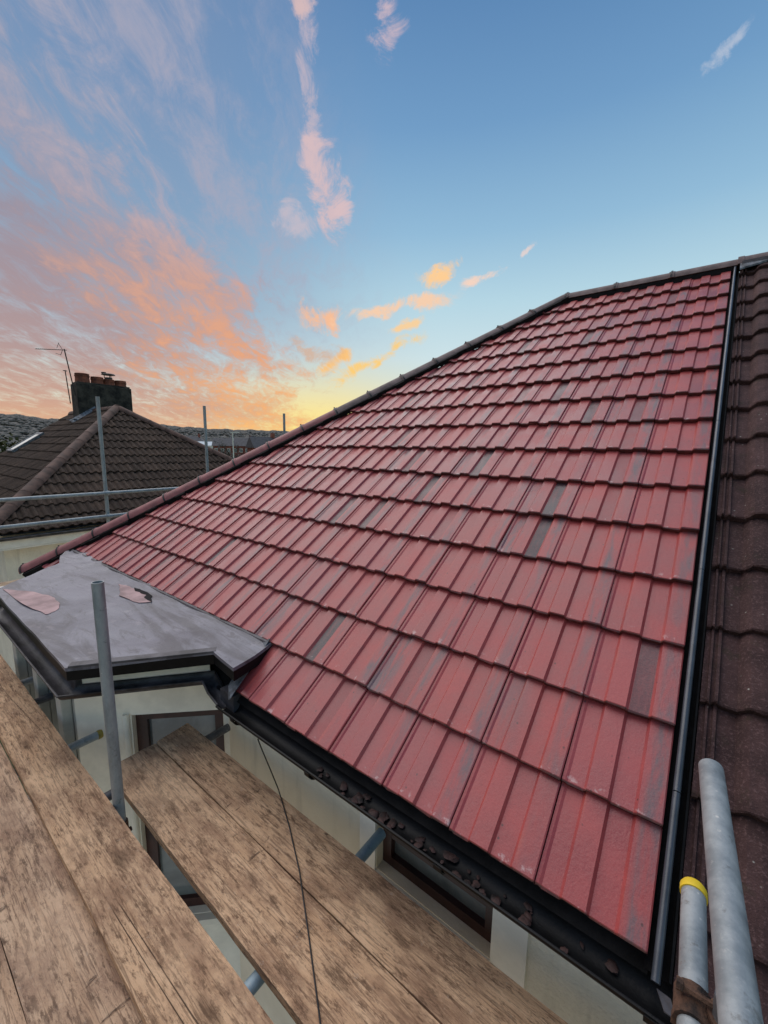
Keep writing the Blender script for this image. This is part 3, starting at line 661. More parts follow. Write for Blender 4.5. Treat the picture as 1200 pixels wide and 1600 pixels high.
for x in (-1.86, -1.28, -0.62, 0.0):      # brackets
    b_ = MB(); seg = 8
    for i in range(seg):
        t0, t1 = PI+PI*i/seg, PI+PI*(i+1)/seg
        P = [(x+w, GY+math.cos(t)*rr, GZr+math.sin(t)*rr*0.95) for w in (0, 0.03) for t in (t0, t1) for rr in (0.056, 0.062)]
        b_.add(P, [(1, 3, 7, 5), (0, 1, 5, 4), (2, 3, 7, 6), (0, 1, 3, 2), (4, 5, 7, 6)])
    b_.build('gutter_bracket', 'black', gut)
# dead leaves and tile crumbs in the gutter
lm = MB()
for k in range(55):
    x = random.triangular(-1.6, 0.06, -0.5); t = random.uniform(-.75, .75); y = GY+t*0.040; s = random.choice((.005, .006, .008, .010, .014, .020))*random.uniform(.8, 1.2); z = GZr-0.037+0.018*t*t+s*.2
    bm = bmesh.new(); bmesh.ops.create_icosphere(bm, subdivisions=2, radius=s)
    sx, sy, sz = random.uniform(.8, 1.5), random.uniform(.7, 1.2), random.uniform(.18, .36); a = random.random()*6.28
    pv = []
    for v in bm.verts:
        q = Vector((v.co.x*sx, v.co.y*sy, v.co.z*sz))*random.uniform(.72, 1.25); q.rotate(Matrix.Rotation(a, 3, 'Z')); pv.append(q+Vector((x, y, z)))
    bm.verts.index_update(); lm.add(pv, [tuple(v.index for v in f.verts) for f in bm.faces]); bm.free()
tag(lm.build('leaf_litter', 'leaf', smooth=True), 'dead brown leaves and grit lying in the black eaves gutter', 'leaf litter', kind='stuff')
# lead/odd bits at the end of the strip
MB().add([(0.02, -0.022, -0.03), (0.05, -0.025, -0.03), (0.065, -0.045, -0.055), (0.04, -0.045, -0.053), (0.02, -0.022, -0.034), (0.05, -0.025, -0.034), (0.065, -0.045, -0.059), (0.04, -0.045, -0.057)], [(0, 1, 2, 3), (7, 6, 5, 4), (0, 1, 5, 4), (1, 2, 6, 5), (2, 3, 7, 6), (3, 0, 4, 7)]).build('flashing', 'greyfascia', roof)
MB().prism([(-1.93, -0.03, -0.02), (-1.90, -0.035, 0.0), (-1.955, 0.27, 0.205), (-2.10, 0.27, 0.175), (-2.01, 0.02, 0.0)], -0.004, 0.004).build('flashing', 'lead', roof)
MB().box((-2.06, 0.0, -0.14), (-1.93, 0.05, -0.02)).build('flashing', 'greyfascia', house)

# bay ---------------------------------------------------------------
BZ = 0.172
bayp = [(-4.95, 0.02), (-4.38, -0.545), (-2.575, -0.565), (-2.135, 0.015), (-1.89, -0.015), (-1.96, 0.31), (-5.55, 0.31), (-5.30, 0.12)]
br = MB().prism(bayp, BZ-0.080, BZ-0.012).build('bay_roof', 'black', house, bevel=0.004)
def inset_poly(poly, d):
    n = len(poly); out = []
    for i in range(n):
        a, b, c = Vector(poly[i-1]), Vector(poly[i]), Vector(poly[(i+1) % n]); e1 = (b-a).normalized(); e2 = (c-b).normalized()
        n1 = Vector((-e1.y, e1.x)); n2 = Vector((-e2.y, e2.x)); bis = (n1+n2).normalized(); out.append(tuple(b+bis*d/max(.4, bis.dot(n1))))
    return out
# felt sheet: gently uneven, dressed over the edge
def felt_sheet():
    poly = inset_poly(bayp, -0.004); bm = bmesh.new(); vs = [bm.verts.new((p[0], p[1], 0)) for p in poly]; bm.faces.new(vs)
    for ax, lo, hi in (((1, 0, 0), -5.55, -1.85), ((0, 1, 0), -.58, .34)):
        q = lo
        while q < hi:
            q += 0.055
            bmesh.ops.bisect_plane(bm, geom=bm.verts[:]+bm.edges[:]+bm.faces[:], plane_co=Vector(ax)*q, plane_no=ax)
    top = bm.verts[:]
    for v in top:
        x, y = v.co.x, v.co.y
        w = 0.004*math.sin(x*5+y*3)+0.003*math.sin(x*13-y*9)
        if y > 0.02 and x < -4.2: w += 0.016*max(0, math.sin((x-y*.6)*26))*min(1, (y-.02)*5)*min(1, (-4.2-x)*2)
        v.co.z = BZ+w+max(0, y-0.12)*0.10
    ext = bmesh.ops.extrude_edge_only(bm, edges=[e for e in bm.edges if e.is_boundary])
    for v in ext['geom']:
        if isinstance(v, bmesh.types.BMVert): v.co.z -= 0.02
    bmesh.ops.recalc_face_normals(bm, faces=bm.faces)
    o0 = ORG[house]
    for v in bm.verts: v.co -= o0
    me = bpy.data.meshes.new('felt_sheet'); bm.to_mesh(me); bm.free(); me.materials.append(MT['felt'])
    for p in me.polygons: p.use_smooth = True
    me.set_sharp_from_angle(angle=rad(50))
    o = bpy.data.objects.new('felt_sheet', me); COL.objects.link(o); o.parent = br; ORG[o] = o0
felt_sheet()
def blob(cx, cy, pts, z, mat, name, th=0.004):
    MB().prism([(cx+p[0], cy+p[1]) for p in pts], z, z+th).build(name, mat, br)
def rag(poly, n=5, amp=0.012):
    out = []
    for a, b in zip(poly, poly[1:]+poly[:1]):
        for i in range(n):
            t = i/n; out.append((a[0]+(b[0]-a[0])*t+random.uniform(-amp, amp), a[1]+(b[1]-a[1])*t+random.uniform(-amp, amp)))
    return out
blob(0, 0, rag([(-4.36, -0.50), (-3.86, -0.485), (-3.48, -0.43), (-3.52, -0.36), (-3.66, -0.31), (-3.86, -0.30), (-4.10, -0.365)], 4, 0.006), BZ+0.004, 'pink', 'bare_patch', 0.0025)
blob(0, 0, rag([(-3.80, 0.13), (-3.62, 0.17), (-3.34, 0.16), (-3.18, 0.125), (-3.22, 0.05), (-3.50, 0.03)], 4, 0.006), BZ+0.006, 'pink', 'bare_patch')
blob(0, 0, rag([(-3.62, 0.185), (-3.50, 0.15), (-3.36, 0.15), (-3.25, 0.11), (-3.15, 0.12), (-3.30, 0.185)], 3, 0.012), BZ+0.0095, 'blackdull', 'felt_flap', 0.002)
# upstand cushion where felt meets the tiles
MB().tube([(-5.4, 0.245, BZ+0.012), (-4.6, 0.255, BZ+0.004), (-3.6, 0.262, BZ+0.008), (-2.6, 0.262, BZ+0.006), (-1.97, 0.262, BZ+0.01)], 0.016, 8).build('felt_upstand', 'greyfascia', br, smooth=True)
# raised kerb along the outer edge
kp = inset_poly(bayp, 0.02)
for a, b in ((2, 3),):
    MB().obox((*kp[a], BZ-0.002), (*kp[b], BZ-0.002), 0.05, 0.014).build('felt_edge', 'greyfascia', br, bevel=0.003)
# front fascia (weathered, wide) and gutters
MB().obox((-4.40, -0.485, 0.02), (-2.66, -0.495, 0.02), 0.03, 0.125).build('fascia', 'greyfascia', house)
MB().obox((-2.69, -0.50, 0.02), (-2.26, 0.055, 0.02), 0.02, 0.125).build('fascia', 'white', house)
bg = gutter(house, [(-4.95, -0.0, 0.012), (-4.43, -0.545, 0.008), (-2.645, -0.555, 0.002), (-2.20, 0.012, -0.004), (-2.10, -0.005, -0.04), (-2.0, GY, -0.070)], 0.047, mat='dirtyblack')
# bay walls: front, splay, far splay
C1 = (-3.02, -0.44); C2 = (-2.36, 0.22); C0 = (-4.30, -0.44); CM = (-4.96, 0.22)
splay = MB(); L12 = (Vector(C2)-Vector(C1)).length
wall_seg(splay, C1, C2, GZ, -0.07, 0.12, [(0.33, 0.90, -1.97, -0.395)])
splay.build('bay_wall', 'white', house)
window(house, C1, C2, 0.33, 0.90, -1.97, -0.395, 0.05, 0.07, sill=True)
fb = MB(); wall_seg(fb, CM, C0, GZ, -0.07, 0.12, [(0.2, 0.75, -1.97, -0.395)]); fb.build('bay_wall', 'white', house)
window(house, CM, C0, 0.2, 0.75, -1.97, -0.395, 0.05, 0.07)
fb = MB(); wall_seg(fb, C0, C1, GZ, -0.20, 0.12, [(0.12, 0.58, -1.97, -0.3), (0.70, 1.16, -1.97, -0.3)]); fb.build('bay_wall', 'stone', house)
window(house, C0, C1, 0.12, 0.58, -1.97, -0.3, 0.05, 0.05); window(house, C0, C1, 0.70, 1.16, -1.97, -0.3, 0.05, 0.05)
for x in (-4.24, -3.66, -3.12):
    MB().box((x-0.055, -0.50, GZ+0.02), (x+0.055, -0.442, -0.125)).build('bay_pillar', 'stone', house, bevel=0.008)
# rounded reveal moulding left of the splay window
dS = (Vector(C2)-Vector(C1)).normalized(); nS = Vector((dS.y, -dS.x))
for s_ in (0.30,):
    q = Vector(C1)+dS*s_+nS*0.004
    MB().tube([(q.x, q.y, -2.0), (q.x, q.y, -0.38), ], 0.022, 10).build('window_moulding', 'white', house, smooth=True)

# ------------------------------------------------------------------ adjoining half with the old roof
adj = thing('adjoining_house', (2.6, 4.2, GZ), 'adjoining house with an old dark mottled tile roof right of the strip', 'house')
me = MB(); me.add([(0.03, 0.02, -D-0.01), (6, 0.02, -D-0.01), (6, RY, RZ-D-0.01), (0.03, RY, RZ-D-0.01), (6, 2*RY, -D), (0.03, 2*RY, -D)], [(0, 1, 2, 3), (3, 2, 5, 4)])
aroof = me.build('roof', 'blackdull', adj)
sp2 = []
for k in range(-1, 17):
    for c in range(9):
        v = (k+0.42)*G; cl = [(0, -1, 0.02)]
        if v > RV: continue
        if v+G > RV: cl.append((0, 1, RV))
        sp2.append((0.056+c*TW, v, cl))
lay(aroof, fr, sp2, OLD, jitter=0.003)
ridge_run(aroof, (0.06, RY, RZ-0.064), (2.76, RY, RZ-0.064), (0, 0, 1), 6, 0.11, 'ridge_old', clip=False)
aw = MB(); wall_seg(aw, (0.03, WY), (5.9, WY), GZ, ZT, 0.25); aw.build('wall', 'cream_rough', adj)
MB().obox((0.06, RY-0.10, RZ-0.05), (2.7, RY-0.10, RZ-0.05), 0.05, 0.05).build('mortar', 'greyfascia', aroof)
gutter(adj, [(0.115, GY, GZr-0.004), (3.0, GY, GZr-0.004)], 0.058)
MB().prism([(0.05, RY-0.2, RZ-0.155), (0.16, RY-0.17, RZ-0.13), (0.28, RY-0.13, RZ-0.10), (0.26, RY-0.02, RZ-0.02), (0.05, RY-0.03, RZ-0.02)], 0.03, 0.045).build('flashing', 'lead', aroof)

# ------------------------------------------------------------------ scaffold
TR = 0.02415
def tube_thing(p0, p1, mat, label, cat='scaffold tube', group=None, cap=None, r=TR, name='scaffold_tube'):
    p0 = Vector(p0); p1 = Vector(p1); base = p0 if p0.z <= p1.z else p1
    t = thing(name, base, label, cat, group)
    MB().pipe(p0, p1, r).build('tube', mat, t, smooth=True)
    if cap:
        d = (p1-p0).normalized(); MB().tube([p1-d*0.022, p1-d*0.004, p1+d*0.004], [r+0.003, r+0.003, r-0.001], 20).build('end_cap', cap, t, smooth=True)
    return t
def coupler(p, ax1, ax2, mat, label, r=TR, group=None):
    p = Vector(p); ax1 = Vector(ax1).normalized(); ax2 = Vector(ax2).normalized(); n = ax1.cross(ax2).normalized()
    t = thing('tube_coupler', p, label, 'coupler', group)
    MB().tube([p-ax1*0.03+n*r, p+ax1*0.03+n*r], r+0.007, 14).build('clamp_half', mat, t, smooth=True)
    MB().tube([p-ax2*0.03-n*r, p+ax2*0.03-n*r], r+0.007, 14).build('clamp_half', mat, t, smooth=True)
    for s in (-1, 1):
        q = p+n*r+ax2*s*(r+0.016); MB().tube([q-n*0.03, q+n*0.019, q+n*0.02, q+n*0.03], [0.006, 0.006, 0.011, 0.011], 6).build('bolt', mat, t)
    return t
def board(corners, th, mat, label, group, clip=0.045, clen=None, sub=24):
    """corners: near-left, near-right, far-right, far-left of the top face (far = low x end)"""
    a, b, c, d = [Vector(p) for p in corners]
    t = thing('scaffold_board', (a+b+c+d)/4-Vector((0, 0, th)), label, 'scaffold board', group)
    ax = ((c-b)+(d-a)).normalized(); w = (b-a).length
    m_ = MB(); vs = []; fs = []; rnd = random.Random(hash(label) & 255)
    cols = [0, clip/w, 0.25, 0.5, 0.75, 1-clip/w, 1]; n = len(cols)
    for i in range(sub+1):
        s = i/sub
        for ti, tt in enumerate(cols):
            q = (a+(b-a)*tt).lerp(d+(c-d)*tt, s)
            if i == sub and ti in (0, n-1): q -= ax*((clen or clip) if ti == 0 else 0.006)
            if i == 0 and ti in (0, n-1): q += ax*clip
            q = q+Vector((0, rnd.uniform(-.0015, .0015) if ti in (0, n-1) else 0, rnd.uniform(-.0012, .0012)))
            vs.append(q)
    for i in range(sub):
        for j in range(n-1): fs.append((i*n+j, i*n+j+1, (i+1)*n+j+1, (i+1)*n+j))
    # underside + sides
    rim = [j for j in range(n)]+[i*n+n-1 for i in range(1, sub+1)]+[sub*n+j for j in range(n-2, -1, -1)]+[i*n for i in range(sub-1, 0, -1)]
    o = len(vs); vs += [vs[k]-Vector((0, 0, th)) for k in rim]; k = len(rim)
    fs += [(rim[i], rim[(i+1) % k], o+(i+1) % k, o+i) for i in range(k)]+[tuple(o+i for i in range(k))]
    M3 = ax.to_track_quat('X', 'Z').to_matrix().to_4x4()
    body = m_.add(vs, fs).build('plank', mat, t)
    # give the plank its own lengthwise axes so the grain follows it
    inv = M3.inverted(); body.data.transform(inv); body.matrix_basis = M3
    return t
ZA = -0.36; grpA = 'boards of the walkway the camera stands on'
def rectY(x0, x1, y0, y1, z0, z1=None):     # near end x1, far end x0
    z1 = z0 if z1 is None else z1
    return [(x1, y0, z1), (x1, y1, z1), (x0, y1, z0), (x0, y0, z0)]
board([(0.9, -0.80, ZA), (0.9, -0.556, ZA), (-4.6, -0.563, ZA), (-4.6, -0.772, ZA)], 0.038, 'wood_a', 'tan board along the walkway edge, raised on its neighbours, beside the upright tube', grpA)
board(rectY(-4.3, 1.0, -1.005, -0.785, ZA-0.030), 0.038, 'wood_b', 'greyish brown board in the bottom left corner, lying under the tan edge board', grpA)
board(rectY(-4.5, 1.1, -1.235, -1.0065, ZA-0.030), 0.038, 'wood_b', 'outermost walkway board at the bottom left edge of the photo', grpA)
def ext(p, q, t): return tuple(p[i]+(q[i]-p[i])*t for i in range(3))
Bl, Bs, Bt = (-2.408, -0.475, -.40), (-2.415, -0.220, -.40), (-2.44, -0.014, -.40); Bl2, Bs2, Br2 = (-0.806, -0.488, -.40), (-0.48, -0.228, -.40), (-0.171, 0.012, -.40)
grpB = 'pair of boards close to the wall'
def at_x(p, q, x): return ext(p, q, (x-p[0])/(q[0]-p[0]))
xe = 0.55
def side(p, off): return (p[0], p[1]+off, p[2])
board([at_x(Bl, Bl2, xe), side(at_x(Bs, Bs2, xe), -0.003), side(Bs, -0.003), Bl], 0.038, 'wood_a', 'left of the two tan boards by the wall, with a square end below the bay', grpB, 0.07, clen=0.2)
board([side(at_x(Bs, Bs2, xe), 0.003), at_x(Bt, Br2, xe), Bt, side(Bs, 0.003)], 0.038, 'wood_a', 'right of the two tan boards, nearest the cream wall, crossed by the black cable', grpB, 0.008)
# upright in front of the bay
UPX, UPY = -2.075, -0.532
tube_thing((UPX, UPY, GZ), (UPX-0.012, UPY, 0.735), 'galv', 'upright grey steel tube standing in front of the flat bay roof')
# transoms under the boards, running towards the wall
ZTr = -0.465
def transom(x, y1, mat, label, cap=None, z=ZTr, y0=-1.6): return tube_thing((x, y0, z), (x, y1, z), mat, label, cap=cap, group='transom tubes under the boards')
transom(-2.85, -0.36, 'galv', 'short grey tube with a dull yellow cap below the bay window', 'yellow_dirty')
transom(-3.57, -0.43, 'galv_dark', 'dark tube end touching the foot of the bay gutter')
transom(-3.945, -0.41, 'galv', 'thin grey tube poking past the far end of the left boards')
transom(-1.05, 0.205, 'galv_blue', 'bluish tube under the wall boards, its end at the brown window')
transom(-2.285, 0.17, 'galv_dark', 'dark brown tube end beside the bay window, under the board end', y0=-0.53)
# ledger under them
tube_thing((-4.8, -0.583, -0.50), (1.2, -0.583, -0.50), 'galv_dark', 'long dark tube running under the gap between the boards')
coupler((UPX, -0.558, -0.50), (0, 0, 1), (1, 0, 0), 'rust', 'rusty coupler on the upright tube under the boards')
# guard rail ends at the right
tube_thing((0.155, -1.9, 0.60), (0.063, 0.02, 0.60), 'galv', 'thick pale steel tube pointing up the old roof at the lower right')
tube_thing((0.085, -1.9, 0.30), (0.062, -0.015, 0.30), 'galv', 'shorter steel tube with a bright yellow cap beside the thick pale tube', cap='yellow')
tube_thing((0.114, -0.292, GZ), (0.114, -0.292, 0.37), 'galv_dark', 'dark upright tube behind the rusty coupler at the lower right')
coupler((0.090, -0.292, 0.30), (0, -1, 0), (0, 0, 1), 'rust', 'rusty brown coupler gripping the yellow-capped tube at the lower right')
# far side scaffold beyond the hip
XS = -6.8
for y, l in ((1.08, 'tall steel upright in front of the neighbouring brown roof'), (2.64, 'middle steel upright rising behind the red hip, right of the brown roof'), (4.32, 'short steel upright against the orange sunset beyond the hip')):
    tube_thing((XS, y, GZ), (XS, y, 2.0 if y > 2 else 1.99), 'galv', l, group='uprights beyond the hip')
tube_thing((XS+0.05, -2.2, 0.645), (XS+0.05, 7.0, 0.645), 'galv', 'upper horizontal rail crossing in front of the brown roof', group='rails beyond the hip')
tube_thing((XS+0.05, -2.2, 0.305), (XS+0.05, 7.0, 0.325), 'galv', 'lower horizontal rail crossing in front of the brown roof', group='rails beyond the hip')
for z in (0.645, 0.309):
    coupler((XS+0.025, 1.08, z), (0, 0, 1), (0, 1, 0), 'galv', 'coupler joining the tall upright to the %s rail' % ('upper' if z > .5 else 'lower'))
grpC = 'boards of the walkway beyond the hip'
for i in range(3):
    x = -6.12-0.232*i
    board([(x-0.112, -2.0, -0.36), (x+0.112, -2.0, -0.36), (x+0.112, 7.0, -0.36), (x-0.112, 7.0, -0.36)], 0.038, 'wood_pale', ['pale board nearest the hip foot on the far walkway', 'middle pale board of the far walkway', 'outer pale board of the far walkway, next to the neighbouring house'][i], grpC)
tube_thing((-6.03, -2.2, -0.26), (-6.03, 6.5, -0.26), 'white', 'cream painted tube beside the hip foot at the left edge')
# hanging black cable
c = bpy.data.curves.new('cable', 'CURVE')
pts = [(-1.635, -0.055, -0.10), (-1.632, -0.035, -0.17), (-1.60, -0.012, -0.28), (-1.555, 0.0, -0.375), (-1.52, -0.012, -0.3955), (-1.36, -0.09, -0.3965), (-1.17, -0.195, -0.396), (-0.97, -0.325, -0.3965), (-0.79, -0.445, -0.396), (-0.62, -0.56, -0.41), (-0.5, -0.62, -0.5)]
MB().tube(pts, 0.0032, 6).build('cable_tmp', 'cable')
cb = bpy.data.objects['cable_tmp']; cb.name = 'cable'; tag(cb, 'thin black cable hanging from the gutter across the boards', 'cable')

# ------------------------------------------------------------------ neighbouring house on the left
nb = thing('neighbouring_house', (-14, 3.7, GZ), 'neighbouring house with a dark brown mossy hip roof and a chimney', 'house')
EX = -9.5; EZ = -0.2; AX, AY, AZ = -13.4, 3.7, 2.40; YL, YR = 0.05, 7.6; XB = -17.15
nrise = AZ-EZ
me = MB(); dz = 0.06
me.add([(EX, YL, EZ-dz), (EX, YR, EZ-dz), (AX, AY, AZ-dz), (XB, AY, AZ-dz), (XB, YL, EZ-dz), (XB, YR, EZ-dz)], [(0, 1, 2), (4, 0, 2, 3), (1, 5, 3, 2)])
nroof = me.build('roof', 'blackdull', nb)
NBG = 0.33
NBT = [tile_mesh('roof_tile', NBG+0.04, PROF_NB, 0.085, 0.03, 0.004, s, 'tile_nb') for s in range(4)]
# end face (towards us)
p_end = math.atan2(nrise, EX-AX); f_end = slope_frame((EX, YL, EZ), (0, 1, 0), p_end, (-1, 0, 0)); Ls = nrise/math.sin(p_end)
spn = [(c*TW, k*NBG, None) for k in range(int(Ls/NBG)+1) for c in range(int((YR-YL)/TW)+1)]
lay(nroof, f_end, spn, NBT, clips=[(-1, (AY-YL)/Ls, 0.0), (1, (YR-AY)/Ls, YR-YL), (0, 1, Ls)], L=NBG+0.04, jitter=0.006)
# front face
p_fr = math.atan2(nrise, AY-YL); f_fr = slope_frame((XB, YL, EZ), (1, 0, 0), p_fr, (0, 1, 0)); Lf = nrise/math.sin(p_fr); x0n = XB
spn = [(c*TW, k*NBG, None) for k in range(int(Lf/NBG)+1) for c in range(0, int((EX-XB)/TW)+1)]
lay(nroof, f_fr, spn, NBT, clips=[(1, (EX-AX)/Lf, EX-XB), (0, 1, Lf)], L=NBG+0.04, jitter=0.006)
A = Vector((AX, AY, AZ))
for foot, n in ((Vector((EX, YL, EZ)), 13), (Vector((EX, YR, EZ)), 13)):
    dv = (A-foot).normalized(); upv = (Vector((0, 0, 1))-dv*dv.z).normalized()
    ridge_run(nroof, foot-upv*0.07, A-upv*0.07, upv, n, 0.13, 'hip_nb', clip=False, name='hip_tile', collar=0.002)
ridge_run(nroof, (AX+0.05, AY, AZ-0.10), (XB, AY, AZ-0.10), (0, 0, 1), 8, 0.13, 'hip_nb', clip=False)
ww = MB(); ww.box((XB, YL+0.35, GZ), (EX-0.35, YR-0.35, EZ-0.12)); ww.build('wall', 'cream_rough', nb)
MB().box((EX-0.05, YL-0.02, EZ-0.30), (EX-0.02, YR, EZ-0.10)).build('fascia', 'white', nb)
MB().box((EX-0.40, YL, EZ-0.33), (EX-0.03, YR, EZ-0.305)).build('soffit', 'white', nb)
gutter(nb, [(EX+0.045, YR, EZ-0.10), (EX+0.045, YL-0.1, EZ-0.10)], 0.055, mat='dirtyblack')
# skylight on the front face
def on_fr(x, v, h): return f_fr @ Vector((x-XB, v, h))
m_ = MB(); x0, x1, v0, v1 = -16.55, -15.85, 2.17, 3.12
for (a, b, c_, e) in ((x0, x1, v0, v0+.07), (x0, x1, v1-.07, v1), (x0, x0+.07, v0+.07, v1-.07), (x1-.07, x1, v0+.07, v1-.07)):
    P = [on_fr(p, q, h) for h in (-0.02, 0.07) for p, q in ((a, c_), (b, c_), (b, e), (a, e))]
    m_.add(P, [(3, 2, 1, 0), (4, 5, 6, 7), (0, 1, 5, 4), (1, 2, 6, 5), (2, 3, 7, 6), (3, 0, 4, 7)])
sk = m_.build('skylight', 'lead', nb)
MB().add([on_fr(x0+.06, v0+.06, .05), on_fr(x1-.06, v0+.06, .05), on_fr(x1-.06, v1-.06, .05), on_fr(x0+.06, v1-.06, .05)], [(0, 1, 2, 3)]).build('pane', 'white', sk)
# chimney
cx0, cx1, cy0, cy1, cz = -15.55, -15.0, 3.26, 4.76, 3.13
cm = MB(); cm.box((cx0, cy0, 1.2), (cx1, cy1, cz)); ch = cm.build('chimney_stack', 'chimney', nb, bevel=0.025)
MB().box((cx0+.03, cy0+.03, cz-0.002), (cx1-.03, cy1-.03, cz+0.05)).build('flaunching', 'chimney', ch, bevel=0.02)
for i, (y, h, r) in enumerate(((3.49, .28, .19), (3.88, .23, .17), (4.20, .20, .155), (4.53, .20, .165))):
    p = Vector(((cx0+cx1)/2+0.05, y, cz+0.03)); m_ = MB()
    m_.tube([p, p+Vector((0, 0, h-.10)), p+Vector((0, 0, h-.09)), p+Vector((0, 0, h-.05)), p+Vector((0, 0, h-.045)), p+Vector((0, 0, h-.02)), p+Vector((0, 0, h))], [r*1.02, r*.95, r*1.02, r*1.02, r*.93, r*1.0, r*.97], 16, cap=False)
    m_.tube([p+Vector((0, 0, h)), p+Vector((0, 0, h-.12))], [r*.93, r*.85], 16, cap=False)
    pot = m_.build('chimney_pot', 'pot', ch, smooth=True)
    if i == 2:
        m_ = MB(); q = p+Vector((0, 0, h)); m_.tube([q, q+Vector((0, 0, .06))], r*.7, 12)
        for s in (0, 1, 2): m_.tube([q+Vector((math.cos(s*2.1)*r*.7, math.sin(s*2.1)*r*.7, .04)), q+Vector((math.cos(s*2.1)*r*.7, math.sin(s*2.1)*r*.7, .15))], .012, 5)
        m_.tube([q+Vector((0, 0, .14)), q+Vector((0, 0, .17))], [r*1.25, r*1.1], 14); m_.tube([q+Vector((0, -.12, .17)), q+Vector((0, -.12, .21))], .07, 8)
        m_.build('cowl', 'dark_metal', pot)
m_ = MB()
for i in range(9):
    x = cx1+0.05-i*0.02; y = 3.05+i*0.12; m_.box((cx1+0.002+0.01*i, y, 0), (cx1+0.004, y, 0)) if False else None
m_.obox((cx1+0.06, 3.02, 1.98), (cx1+0.06, 3.70, 2.44), 0.14, 0.02, (0.6, 0, 1)); m_.obox((cx0, 3.16, 2.06), (cx1+0.1, 3.16, 2.06), 0.16, 0.02); m_.build('flashing', 'lead', ch)
# television aerials strapped to the chimney
ae = thing('television_aerial', (cx1-0.1, 3.2, 2.9), 'tall television aerial with a long boom on the chimney', 'aerial')
m_ = MB(); m_.tube([(-15.05, 3.225, 2.75), (-15.05, 3.06, 4.05)], .016, 6); m_.build('mast', 'dark_metal', ae)
m_ = MB(); m_.tube([(-15.05, 3.12, 4.03), (-15.05, 2.40, 3.93)], .010, 5); bo = m_.build('boom', 'dark_metal', ae)
for i in range(14):
    y = 3.0-0.6*i/13; z = 4.03-(3.12-y)*0.139; MB().tube([(-15.05-.07, y, z), (-15.05+.07, y, z)], .004, 4).build('element', 'dark_metal', bo)
m_ = MB(); m_.tube([(-15.05, 3.02, 4.02), (-15.05, 2.93, 4.19)], .007, 5); m_.tube([(-15.05, 3.02, 4.02), (-15.05, 2.96, 3.86)], .007, 5); m_.tube([(-15.0, 2.93, 4.19), (-15.1, 2.9, 4.05)], .006, 5); m_.tube([(-15.0, 2.96, 3.86), (-15.1, 2.86, 3.90)], .006, 5); m_.build('reflector', 'dark_metal', ae)
ae = thing('television_aerial', (cx0, 3.2, 2.5), 'short thin aerial mast left of the tall one on the chimney', 'aerial')
m_ = MB(); m_.tube([(-15.5, 3.21, 2.55), (-15.5, 3.155, 3.52)], .014, 6); m_.build('mast', 'dark_metal', ae)
MB().tube([(-15.5, 3.10, 3.50), (-15.5, 3.21, 3.50)], .012, 5).build('crossbar', 'dark_metal', ae)

# ------------------------------------------------------------------ trees and the far town
def tree(x, y, zb, h, w, label, leaf='leafgreen', n=1600, grp=None, seed=1):
    rnd = random.Random(seed); t = thing('tree', (x, y, zb), label, 'tree', grp); m_ = MB()
    m_.tube([(x, y, zb), (x+.1, y, zb+h*.3), (x+.2, y+.1, zb+h*.7)], [w*.06, w*.045, w*.02], 8)
    for i in range(7):
        a = i*0.9; z = zb+h*(.3+.06*i); m_.tube([(x+.1, y, z), (x+math.cos(a)*w*.35, y+math.sin(a)*w*.35, z+h*.2)], [w*.025, w*.008], 5)
    m_.build('trunk', 'bark', t)
    cl = [(rnd.uniform(-.36, .36)*w, rnd.uniform(-.36, .36)*w, h*rnd.uniform(.42, .9), w*rnd.uniform(.12, .24)) for _ in range(22)]; m_ = MB()
    for k in range(n):
        cx, cy, cz_, r = rnd.choice(cl); v = Vector((rnd.gauss(0, 1), rnd.gauss(0, 1), rnd.gauss(0, 1))).normalized()*r*rnd.uniform(.6, 1.1); s = w*rnd.uniform(.012, .03)
        p = Vector((x+cx, y+cy, zb+cz_))+v; a = Vector((rnd.uniform(-1, 1), rnd.uniform(-1, 1), rnd.uniform(-1, 1))).normalized()*s; b = a.cross(Vector((rnd.uniform(-1, 1), rnd.uniform(-1, 1), rnd.uniform(-1, 1)))).normalized()*s
        m_.add([p-a, p+b*.7, p+a, p-b*.7], [(0, 1, 2, 3)])
    m_.build('crown', leaf, t)
def dirp(a, r): return (math.sin(rad(a))*r, -1.15+math.cos(rad(a))*r)
tx, ty = dirp(-81.5, 34); tree(tx, ty, GZ, 6.9, 6.5, 'bushy dark green tree at the left edge behind the brown roof', n=3200)
gt = 'trees in the far town'
for i, (a, r, h, w, l) in enumerate(((-58.2, 120, 8.0, 8, 'small dark tree left of the red brick terrace'), (-51.0, 150, 9.5, 11, 'dark tree right of the white gabled house beside the hip'), (-53.0, 170, 9, 9, 'dark tree behind the white gabled house'))):
    tx, ty = dirp(a, r); tree(tx, ty, GZ-0.5, h, w, l, 'wood_far', 900, gt, seed=i+5)
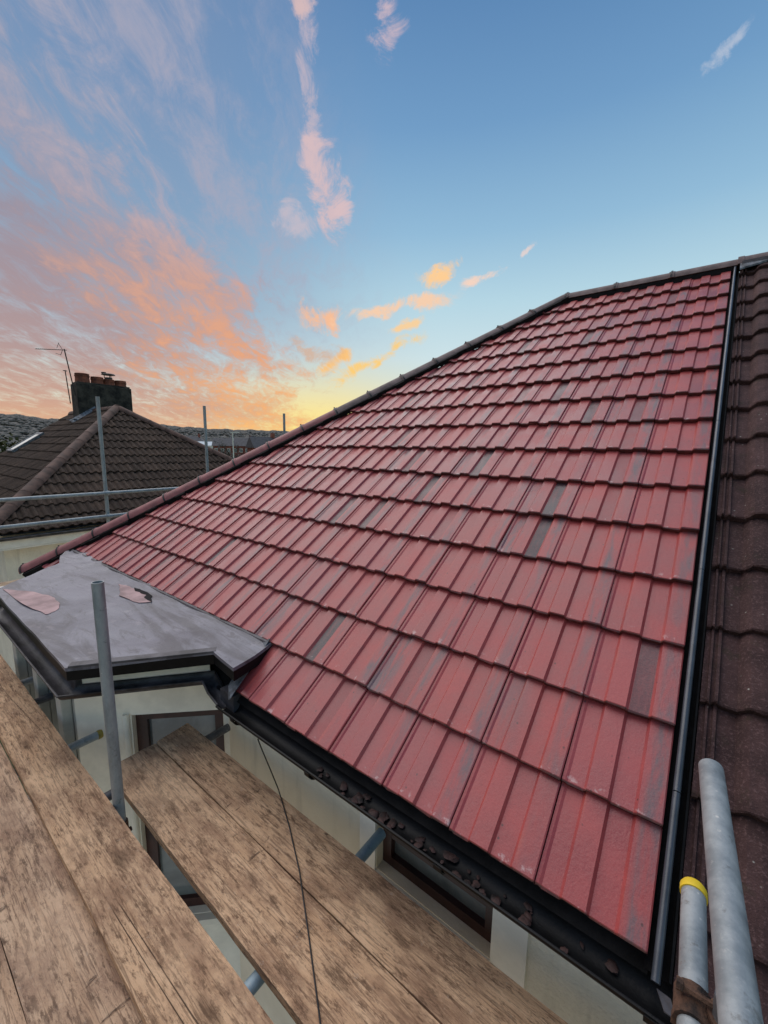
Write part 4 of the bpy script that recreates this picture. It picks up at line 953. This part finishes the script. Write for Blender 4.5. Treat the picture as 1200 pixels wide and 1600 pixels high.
def far_house(a, r, w, d, h, rh, rot, wallm, roofm, label, zb=GZ-0.2, hip=False, rows=2, cols=4, gable=False):
    x, y = dirp(a, r); t = thing('far_house', (x, y, zb), label, 'house', 'houses in the far town'); R_ = Matrix.Rotation(rad(rot), 4, 'Z')
    def T(p): return Vector((x, y, zb))+R_ @ Vector(p)
    def bx(m_, a_, b_):
        k = MB().box(a_, b_); m_.add([T(p) for p in k.v], k.f)
    m_ = MB(); bx(m_, (-w/2, -d/2, 0), (w/2, d/2, h)); m_.build('wall', wallm, t)
    m_ = MB(); e = .4; q = d*.5 if hip else 0
    m_.add([T(p) for p in ((-w/2-e, -d/2-e, h), (w/2+e, -d/2-e, h), (w/2+e, d/2+e, h), (-w/2-e, d/2+e, h), (-w/2-e+q, 0, h+rh), (w/2+e-q, 0, h+rh))], [(0, 1, 5, 4), (2, 3, 4, 5), (1, 2, 5), (3, 0, 4), (3, 2, 1, 0)])
    rf = m_.build('roof', roofm, t)
    m_ = MB(); bx(m_, (w*.22, -.4, h+rh*.4), (w*.22+.9, .5, h+rh+1.1)); m_.build('chimney', 'brick', rf)
    for i in range(rows):
        for j in range(cols):
            wx = -w/2+w*(j+.5)/cols; wz = h*(i+.35)/rows; m_ = MB(); bx(m_, (wx-.55, -d/2-.06, wz), (wx+.55, -d/2-.01, wz+1.4)); wn = m_.build('window', 'white', t)
            m_ = MB(); bx(m_, (wx-.42, -d/2-.09, wz+.13), (wx+.42, -d/2-.065, wz+1.27)); m_.build('pane', 'glass', wn)
    if gable:
        for s in (-1, 1):
            m_ = MB(); m_.obox(T((w/2+e+.05, s*(d/2+e), h)), T((w/2+e+.05, 0, h+rh)), .25, .5); m_.build('barge_board', 'white', rf)
far_house(-56.9, 165, 17, 8, 7.0, 2.8, 52, 'brick', 'slate', 'red brick terrace with white windows below the far hills', cols=8)
far_house(-53.6, 120, 8, 6, 6.6, 3.0, 75, 'brick', 'slate', 'dark roofed house with a white gable edge beside the hip tiles', gable=True, cols=4)
far_house(-59.6, 200, 20, 10, 7.0, 1.8, 60, 'white', 'shed', 'pale blue roofed building at the end of the brown roof', cols=9)
far_house(-62.5, 210, 14, 9, 8, 3.2, 50, 'cream', 'slate', 'cream far house left of the pale blue building', hip=True)
far_house(-55.2, 300, 30, 10, 9.5, 3.2, 50, 'brick', 'slate', 'long dark roofed far building above the brick terrace', cols=10)
far_house(-50.6, 170, 11, 8, 6.5, 3.0, 35, 'brick', 'slate', 'low dark roofed house just left of the hip', hip=True)
lp = thing('lamp_post', (*dirp(-57.6, 90), GZ-4), 'white lamp post in front of the red brick terrace', 'lamp post')
x, y = dirp(-57.6, 90); MB().tube([(x, y, GZ-4), (x, y, 4.0)], [.14, .09], 8).build('post', 'white', lp); MB().obox((x-.3, y-.3, 4.05), (x+.9, y+.9, 4.15), .3, .14).build('lamp_head', 'white', lp)
